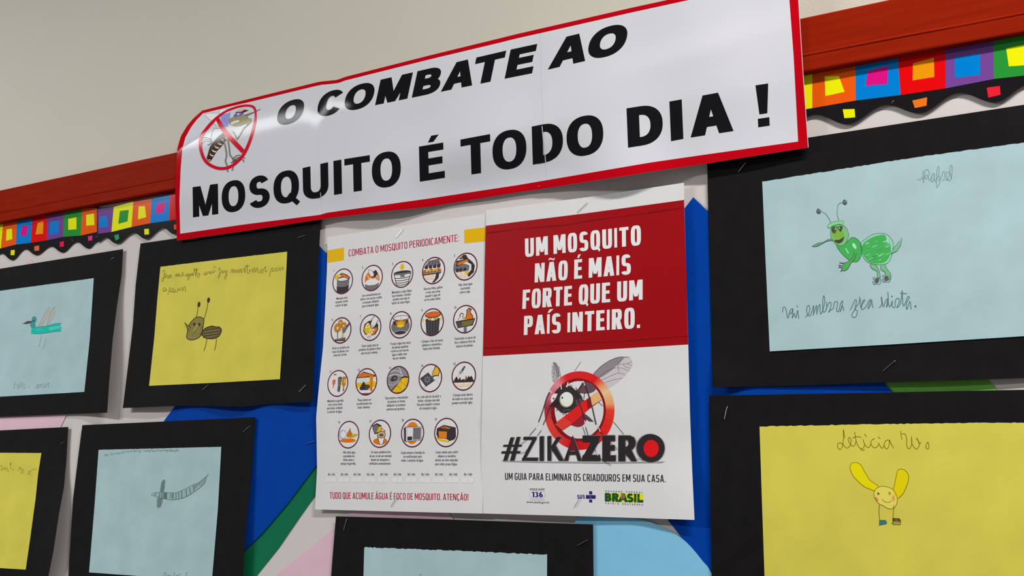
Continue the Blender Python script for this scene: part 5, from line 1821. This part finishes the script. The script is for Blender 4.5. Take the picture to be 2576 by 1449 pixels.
dc.stroke(k6((1455, 395), (1490, 450)), 1.1, (220, 216, 216))
dc.build(sheetR, 'black hashtag title with a red-centred last letter')

dc = Decal('tagline', DR)
line_text(dc, 'UM GUIA PARA ELIMINAR OS CRIADOUROS EM SUA CASA.', (1270.5, 1206.8), (1674.8, 1213), (1270.5, 1189.6), (1674.8, 1194.6), .125, (40, 34, 38), gap=.095, space=.22)
dc.build(sheetR)

dc = Decal('phone_logo', DR)
kl = K(1320, 1220, 8.05)
NV = (38, 28, 96)
ov = kl(*[(256 + 160 * _se(math.radians(k * 9), 3)[0], 195 + 75 * _se(math.radians(k * 9), 2.4)[1]) for k in range(40)])
dc.poly(ov, (202, 200, 212))
dc.stroke(ov, .9, (150, 148, 170), True)
for ch, x0, x1 in (('1', 143, 196), ('3', 205, 280), ('6', 290, 368)):
    place_glyph(dc, glyph(ch, .40 if ch != '1' else .6, .2, 2.2), kl((x0, 248))[0], kl((x1, 250))[0], kl((x0, 140))[0], kl((x1, 142))[0], NV)
small_text(dc, 'DISQUE SAÚDE', *kl((252, 88))[0], .0023, (56, 52, 60), offset=.02, width=.0155)
dc.stroke(kl((112, 302), (410, 304)), 1.1, (150, 148, 152))
small_text(dc, 'www.saude.gov.br', *kl((265, 348))[0], .0027, (62, 58, 62), offset=.012, width=.0245)
dc.build(sheetR)
dc = Decal('cross_logo', DR)
for ch, x0, x1 in (('S', 1062, 1106), ('U', 1114, 1164), ('S', 1172, 1218)):
    place_glyph(dc, glyph(ch, .34, .2, 2.2), kl((x0, 276))[0], kl((x1, 277))[0], kl((x0, 198))[0], kl((x1, 200))[0], NV)
dc.poly(kl((1305, 125), (1366, 127), (1366, 192), (1305, 190)), NV)
dc.poly(kl((1240, 203), (1436, 206), (1434, 280), (1240, 278)), NV)
dc.poly(kl((1305, 292), (1364, 294), (1366, 355), (1305, 353)), NV)
dc.stroke(kl((1300, 212), (1355, 278)), .7, (150, 146, 196))
dc.build(sheetR)
dc = Decal('government_logo', DR)
dc.poly(kl((1622, 160), (2402, 180), (2402, 358), (1622, 333)), (212, 206, 20))
dc.poly(kl((2250, 176), (2330, 178), (2330, 352), (2250, 350)), (212, 206, 20))
GRN = (24, 74, 34)


def gl(ch, x0, x1, a, b):
    f = lambda x, t: kl((x, (160 + (x - 1622) * .0256) if t else (333 + (x - 1622) * .032)))[0]
    place_glyph(dc, glyph(ch, a, b, 2.3), f(x0, 0), f(x1, 0), f(x0, 1), f(x1, 1), GRN)


gl('B', 1622, 1756, .42, .27)
gl('R', 1766, 1908, .40, .27)
gl('A', 1890, 2090, .30, .22)
gl('S', 2066, 2205, .40, .26)
gl('I', 2212, 2262, 1, 1)
gl('L', 2278, 2402, .40, .30)
dc.ellipse(*kl((1980, 235))[0], 5.6, 5.8, (196, 150, 40))
dc.ellipse(*kl((1980, 238))[0], 4.4, 5.0, (200, 90, 50))
dc.ellipse(*kl((1982, 240))[0], 3.4, 3.8, (60, 44, 110))
dc.stroke(kl((1955, 225), (1985, 238), (2008, 255)), .7, (220, 210, 210))
for tx, x0, x1, y0, y1 in (('GOVERNO FEDERAL', 1622, 2402, 126, 152), ('PÁTRIA EDUCADORA', 1622, 2405, 370, 400)):
    n = len(tx)
    for i, ch in enumerate(tx):
        if ch != ' ':
            f = (i + .5) / n
            small_text(dc, ch, *kl((x0 + (x1 - x0) * f, y0 + (y1 - y0) * f))[0], .0021, (64, 60, 64), xs=.9, offset=.02)
dc.build(sheetR)

# ------------------------------------------------------------------ banner over the rail
def DBN(u, v):
    # px beyond the line where the top left corner falls back over the rail
    s = ((u - 446) * (-.566) + (v - 385) * (-.824))
    s = min(60, max(0.0, s - 6))
    d = .0197
    d -= .0110 * (s / 38.0) ** 1.6 if s > 0 else 0
    # below the rail the sheet swings back towards the board, billowing out between the fixings
    rail = interp([(440, 478), (2020, 184)], u)
    edge = interp([(445, 605), (2034, 371)], u)
    t = max(0.0, (v - rail) / (edge - rail))
    t = t * t * (3 - 2 * t) if t < 1 else t
    d -= t * (.0097 - .0135 * bump(u, 1570, 150) - .0062 * bump(u, 960, 110) - .0055 * sstep(1680, 1800, u) - .0045 * sstep(860, 760, u))
    k = sstep(760, 1050, u)
    d += k * (.0007 * math.sin((u - v * .35) * .019) + .0005 * math.sin((u * .35 + v) * .024 + 1.0))
    d += .0010 * bump((u - 1760) * .3 + (v - 130), 0, 40) * bump(u, 1750, 190)
    d += .0003 * bump(u + .1 * v, 845, 25) + .0004 * bump(u + .05 * v, 1385, 22)
    return max(d, .0045)


bn = thing('banner', 'long white laminated banner with red border and bold black capitals, across the red-brown rail', 'banner', P(1240, 300, .019))
OUT_T = [(508.5, 278), (584.3, 259.5), (654, 242), (803.7, 205.4), (848.6, 201), (868, 193.4), (1082, 139), (1250, 98), (1300, 85.6), (1434, 55), (1583.7, 20.5), (1678, 0), (1850, -38), (2002, -71)]
OUT_B = [(445, 605.5), (611, 582), (814.4, 550.7), (940, 535), (1082, 520), (1300, 484), (1378.4, 472.8), (1635, 433), (1780.6, 410.8), (2034, 371)]
OUT_L = [(508.5, 278), (488, 296), (472, 314.5), (455, 342), (446.4, 372), (441.5, 428), (440.5, 505), (445, 605.5)]
OUT_R = [(2002, -71), (2009.5, 0), (2020, 171), (2034, 371)]
IN_T = [(510.6, 285), (586, 266), (656, 249.5), (805, 213.5), (850, 209), (869, 202), (1083, 148.5), (1251, 108.5), (1301, 96), (1435, 66), (1584, 32), (1678, 11.5), (1850, -26), (1983, -56)]
IN_B = [(453, 588), (611, 565), (808, 540), (818.7, 535.7), (1082, 499), (1300, 466), (1374, 453.5), (1635, 409), (1780, 388), (2008, 356)]
IN_L = [(510.6, 285), (494, 302), (481, 319), (466.5, 345), (458.5, 373), (454, 428), (451, 505), (453, 588)]
IN_R = [(1983, -56), (1986, 0), (1996.6, 141), (2008, 356)]


def cut(pl, x0, x1):
    out = [(x0, interp(pl, x0))] if x0 > pl[0][0] else [pl[0]]
    out += [p for p in pl if out[0][0] < p[0] < x1]
    out.append((x1, interp(pl, x1)) if x1 < pl[-1][0] else pl[-1])
    return out


S1 = [(806, interp(OUT_T, 806)), (803, 300), (806, 490), (814, interp(OUT_B, 814))]
S2 = [(1359, interp(OUT_T, 1359)), (1362, 214), (1371, 406), (1377.5, interp(OUT_B, 1377.5))]
patch('laminated_sheet', cut(OUT_T, 0, 806), cut(OUT_B, 0, 814), OUT_L, S1, 80, 70, DBN, BANNER_W, bn, .0003)
patch('laminated_sheet', cut(OUT_T, 806, 1359), cut(OUT_B, 814, 1377.5), S1, S2, 90, 56, lambda u, v: DBN(u, v) + .00025, BANNER_W, bn, .0003)
patch('laminated_sheet', cut(OUT_T, 1359, 9999), cut(OUT_B, 1377.5, 9999), S2, OUT_R, 110, 60, lambda u, v: DBN(u, v) + .0005, BANNER_W, bn, .0003)

DBe = lambda u, v: DBN(u, v) + (.0005 if u > 1356 else .00025 if u > 800 else .00002)
dc = Decal('red_border', DBe, .00012, lambda c: BANNER_R)
for o_, i_, n in ((OUT_T, IN_T, 160), (OUT_B, IN_B, 160), (OUT_L, IN_L, 60), (OUT_R, IN_R, 50)):
    if o_ is OUT_R:
        o_ = [(x - 1.5, y) for x, y in o_]
    A_, B_ = resample(o_, n), resample(i_, n)
    mid = [tuple((a + b) / 2) for a, b in zip(A_, B_)]
    A_, B_ = [tuple(a) for a in A_], [tuple(b) for b in B_]
    dc.layer += 1
    mi = dc._m((1, 1, 1))
    for k in range(n):
        dc.quad(A_[k], A_[k + 1], mid[k + 1], mid[k], mi)
        dc.quad(mid[k], mid[k + 1], B_[k + 1], B_[k], mi)
dc.build(bn)

BL1 = [(697, 317.5), (944, 264.4), (1270.5, 197.7), (1339, 184), (1473, 153), (1580, 129)]
CP1 = [(697, 262), (760, 246), (1038, 182), (1197, 145), (1283, 125), (1352.7, 110), (1456, 84.3), (1580, 56)]
BL2 = [(485, 546.8), (549, 538.3), (867, 486), (1056, 457), (1119.5, 447), (1200, 437.5), (1342, 414), (1480, 388), (1579.5, 371.4), (1688.6, 355), (1732, 346.6), (1844.7, 329.5), (1938, 315.5)]
CP2 = [(485, 470.7), (548, 462), (761, 422.8), (838, 405), (867, 400), (931, 390), (1053, 369), (1114, 358.6), (1159, 351), (1233.7, 337), (1335.6, 318.8), (1400, 306), (1576, 272.6), (1683.4, 255.5), (1804, 234), (1899.5, 214.8), (1933, 209.7)]


def banner_line(name, letters, BLn, CPn, shear, sw, sh, q):
    dc = Decal(name, DBe, .00012, lambda c: BANNER_K)
    for ch, x0, x1 in letters:
        if ch == ' ':
            dc.build(bn)
            dc = Decal(name, DBe, .00012, lambda c: BANNER_K)
            continue
        w = x1 - x0
        f = interp(sw, (x0 + x1) / 2)
        h = interp(BLn, (x0 + x1) / 2) - interp(CPn, (x0 + x1) / 2)
        a = 1 if ch in 'I!' else f / w
        b = interp(sh, (x0 + x1) / 2) / h
        sx = interp(shear, (x0 + x1) / 2) / 2
        bl, br, tl, tr = x0 - sx, x1 - sx, x0 + sx, x1 + sx
        place_glyph(dc, glyph(ch, a, b, q), (bl, interp(BLn, bl)), (br, interp(BLn, br)), (tl, interp(CPn, tl)), (tr, interp(CPn, tr)), (1, 1, 1))
    return dc.build(bn)


banner_line('headline_word', [('O', 698, 764), (' ', 0, 0), ('C', 800, 864), ('O', 868, 941), ('M', 950.5, 1031.7), ('B', 1043, 1110), ('A', 1116, 1195), ('T', 1191, 1266), ('E', 1277, 1346), (' ', 0, 0), ('A', 1386, 1480), ('O', 1481, 1577)],
            BL1, CP1, [(700, 13), (1275, 15), (1560, 17)], [(700, 20), (1100, 24), (1560, 29)], [(700, 13), (1100, 15), (1560, 19)], 2.25)
banner_line('headline_word', [('M', 485, 548.5), ('O', 557.7, 616.7), ('S', 626, 678), ('Q', 688, 752), ('U', 762, 826), ('I', 839.5, 859.5), ('T', 867, 931), ('O', 935.5, 1008), (' ', 0, 0), ('É', 1055, 1118), (' ', 0, 0), ('T', 1159.5, 1234),
                         ('O', 1239, 1324), ('D', 1339, 1416), ('O', 1425.4, 1517.4), (' ', 0, 0), ('D', 1578, 1667), ('I', 1686, 1717), ('A', 1735, 1843), (' ', 0, 0), ('!', 1903, 1935)],
            BL2, CP2, [(485, -1), (1400, -3), (1900, -5)], [(485, 16), (840, 20), (1270, 25), (1480, 28), (1700, 32)], [(485, 14), (840, 16), (1270, 18.5), (1480, 20), (1700, 23)], 2.3)

dc = Decal('sheet_edge', DBe, .0002, lambda c: BANNER_W)
dc.stroke([(1363.5, 317), (1366, 345), (1370, 380), (1372.5, 408)], 1.8, (1, 1, 1), smooth=3)
dc.build(bn)
dc = Decal('sheet_edge', DBe, .0002, lambda c: BANNER_W)
dc.stroke([(806, 484), (807.5, 501)], 1.4, (1, 1, 1))
dc.build(bn)

# crossed-out mosquito at the left end of the banner
dc = Decal('mosquito_sign', DBe, .00012, lambda c: glossy('laminated_print_%02x%02x%02x' % c, c), 2.5, 8e-6)
kk = K(480, 240, 6.9)
BR_, TAN, OLI, LN_ = (58, 34, 34), (226, 196, 140), (142, 134, 96), (86, 80, 84)
for pl in ([(480, 540), (350, 440), (245, 340), (265, 318), (380, 305), (500, 320), (470, 400)], [(520, 360), (490, 260), (520, 238), (620, 235), (680, 265), (650, 400)]):
    dc.poly(kk(*catmull(pl, 3, True)), (214, 212, 222))
    dc.stroke(kk(*catmull(pl, 3, True)), .7, LN_, True)
dc.poly(kk((505, 345), (560, 330), (680, 290), (675, 420), (640, 545), (570, 545), (530, 450)), (138, 140, 196))
dc.stroke(kk((550, 320), (600, 420), (630, 540)), .7, (90, 90, 150))
dc.stroke(kk((500, 575), (420, 568), (385, 600), (365, 660), (345, 750)), 1.4, (120, 116, 108), smooth=3)
abd_ = [(640, 640), (560, 655), (470, 720), (380, 820), (330, 900), (295, 1020), (275, 1100), (330, 1150), (390, 1070), (450, 970), (520, 900), (590, 810), (640, 740)]
dc.poly(kk(*catmull(abd_, 3, True)), BR_)
for x0, y0, x1, y1 in ((526, 742, 566, 788), (462, 812, 545, 862), (405, 868, 495, 922), (358, 932, 444, 988), (322, 1002, 398, 1058), (284, 1098, 344, 1134)):
    w_ = x1 - x0
    dc.poly(kk((x0, y0), (x0 + w_ * .35, y0 + 20), (x0 + w_ * .7, y1 - 22), (x1, y1 - 20), (x1 - w_ * .1, y1), (x0 + w_ * .55, y1), (x0 + w_ * .2, y1 - 18)), TAN)
dc.poly(kk((585, 715), (640, 720), (630, 770), (600, 755)), (220, 150, 140))
for pl, w in (([(340, 760), (270, 730), (200, 740)], 1.6), ([(350, 780), (270, 760), (205, 790)], 1.5), ([(350, 800), (240, 800), (190, 850)], 1.5), ([(365, 820), (320, 850), (290, 865)], 2.0), ([(345, 745), (365, 810)], 1.8)):
    dc.stroke(kk(*pl), w, (92, 84, 84), smooth=3)
for pl in ([(565, 760), (600, 900), (620, 1040), (600, 1140), (630, 1220), (640, 1330)], [(640, 770), (665, 900), (680, 1030), (730, 1100), (745, 1180), (715, 1305)]):
    dc.stroke(kk(*pl), 3.6, (96, 88, 80), smooth=3)
    dc.stroke(kk(*pl), 1.6, (142, 132, 116), smooth=3)
for pl in ([(720, 1110), (790, 1050), (860, 1035)], [(730, 1130), (820, 1080), (900, 1070), (940, 1100)], [(720, 1150), (820, 1110), (910, 1120), (915, 1160)], [(690, 1170), (780, 1140), (860, 1130)]):
    dc.stroke(kk(*pl), 2.0, (92, 76, 64), smooth=3)
for pl in ([(730, 630), (770, 690), (800, 760)], [(960, 470), (1010, 470), (980, 520), (920, 570), (870, 660), (800, 770)], [(920, 430), (980, 410), (1050, 420)], [(930, 455), (990, 440), (1045, 455)]):
    dc.stroke(kk(*pl), 3.0, (124, 116, 98), smooth=3)
dc.poly(kk(*catmull([(580, 640), (640, 600), (720, 590), (730, 630), (690, 680), (620, 690)], 3, True)), (176, 170, 160))
hd_ = [(665, 430), (700, 395), (790, 365), (900, 350), (980, 355), (985, 390), (1050, 410), (1050, 450), (1000, 500), (930, 490), (870, 520), (780, 535), (710, 515), (670, 480)]
dc.poly(kk(*catmull(hd_, 3, True)), OLI)
dc.stroke(kk(*hd_), .7, (92, 88, 64), True, 3)
dc.poly(kk((690, 480), (740, 450), (835, 425), (840, 455), (760, 480), (705, 505)), (232, 232, 230))
for x in (730, 765, 800):
    dc.stroke(kk((x, 450), (x + 4, 480)), .6, (150, 146, 130))
dc.poly(kk(*catmull([(740, 365), (770, 320), (830, 290), (910, 290), (905, 330), (840, 350), (790, 375)], 3, True)), (96, 98, 160))
dc.ellipse(*kk((825, 325))[0], 3.2, 3.2, (180, 180, 226))
dc.poly(kk(*catmull([(800, 280), (830, 245), (900, 225), (940, 235), (930, 260), (860, 285)], 3, True)), (204, 168, 150))
dc.poly(kk((760, 300), (800, 285), (880, 285), (930, 250), (1005, 255), (960, 275), (900, 300), (850, 298)), (70, 24, 36))
dc.poly(kk((880, 355), (980, 320), (1090, 285), (1210, 230), (1215, 236), (1100, 296), (1000, 345)), (112, 106, 92))
ring = [(1000, 158), (1070, 170), (1120, 210), (1140, 300), (1135, 440), (1110, 560), (1080, 700), (1030, 850), (960, 1000), (880, 1110), (760, 1220), (640, 1280), (520, 1295), (400, 1270), (270, 1195), (190, 1080), (145, 930), (135, 800), (165, 690), (230, 590), (330, 470), (450, 360), (600, 260), (760, 195), (900, 162)]
rc = catmull(ring, 4, True)
cx_, cy_ = 640, 720
inn = []
for x, y in rc:
    l = math.hypot(x - cx_, y - cy_)
    f = 1 - (54 if y > 400 else 42) / l
    inn.append((cx_ + (x - cx_) * f, cy_ + (y - cy_) * f))
RD = (190, 18, 40)
dc.band(kk(*rc), kk(*inn), RD)
dc.poly(kk((420, 400), (480, 372), (560, 520), (660, 650), (930, 945), (885, 1005), (610, 720), (500, 560)), RD)
dc.build(bn, 'crossed-out cartoon mosquito')

# ------------------------------------------------------------------ staples
SG = 'staples holding the papers to the board'


def staple(label, a, b, d):
    r = .00028
    lift = .0009
    pa, pb = Vector(P(a[0], a[1], d + lift)), Vector(P(b[0], b[1], d + lift))
    ax = (pb - pa).normalized()
    inw = Vector((0, 1, 0))
    path = [pa + inw * .0042, pa + inw * .0006, pa + ax * .0005, pb - ax * .0005, pb + inw * .0006, pb + inw * .0042]
    vs, fs = tube([tuple(p) for p in path], r)
    o = mesh_obj('staple', vs, fs, STEEL)
    tag(o, label, 'staple', SG)


d_ = lambda D, p: D((p[0]), p[1])
for lab, a, b, D in (
        ('steel staple in the top right of the black card around the yellow mosquito drawing', (747, 598.7), (767.6, 591.8), D2),
        ('steel staple in the bottom right corner of the card around the yellow mosquito drawing', (751.3, 986.9), (768.3, 968.9), D2),
        ('steel staple in the bottom middle of the card around the yellow mosquito drawing', (508, 981.7), (523, 968.5), D2),
        ('steel staple in the top right corner of the far-left teal insect card', (279, 653), (287, 647.5), D1),
        ('steel staple in the top right corner of the striped-tail insect card', (610, 1087.5), (628, 1072), D4),
        ('steel staple on bare royal blue paper left of the checklist poster', (770, 1115.6), (790, 1110), lambda u, v: .0080),
        ('steel staple in the top left corner of the bottom-centre card', (864, 1334), (871.6, 1307), D5),
        ('steel staple in the top right corner of the bottom-centre card', (1451, 1373), (1478, 1358), D5),
        ('steel staple at the top of the checklist poster above its heading', (995, 598.5), (1012.7, 577), DL),
        ('steel staple at the foot of the checklist poster, over the closing line', (983.5, 1274), (997, 1251.5), DL),
        ('steel staple on the white top margin of the red cover poster', (1452, 534), (1476.7, 510), DR),
        ('steel staple at the foot of the cover poster beside the blue cross logo', (1444, 1275), (1457.6, 1253.7), DR),
        ('steel staple in the top left of the green insect card, just under the banner', (1857, 432.7), (1875.8, 408.6), D6),
        ('steel staple in the bottom edge of the green insect card', (2220.4, 933.6), (2250.5, 908), D6),
        ('steel staple in the top left corner of the smiling figure card', (1822, 1055), (1829, 1023.6), D7),
        ('steel staple in the top right corner of the cut-off yellow drawing at lower left', (152, 1118), (159.5, 1111.5), D3)):
    m = ((a[0] + b[0]) / 2, (a[1] + b[1]) / 2)
    staple(lab, a, b, max(d_(D, a), d_(D, b)))
for lab, a, b in (('tiny staple in the black scallops of the left border strip', (180, 600), (182.5, 606), ),
                  ('tiny staple where the two left border strips overlap', (239, 596.5), (247, 594.5)),
                  ('tiny staple in the black scallops of the right border strip', (2243.5, 259), (2247, 253))):
    staple(lab, a, b, .0087)
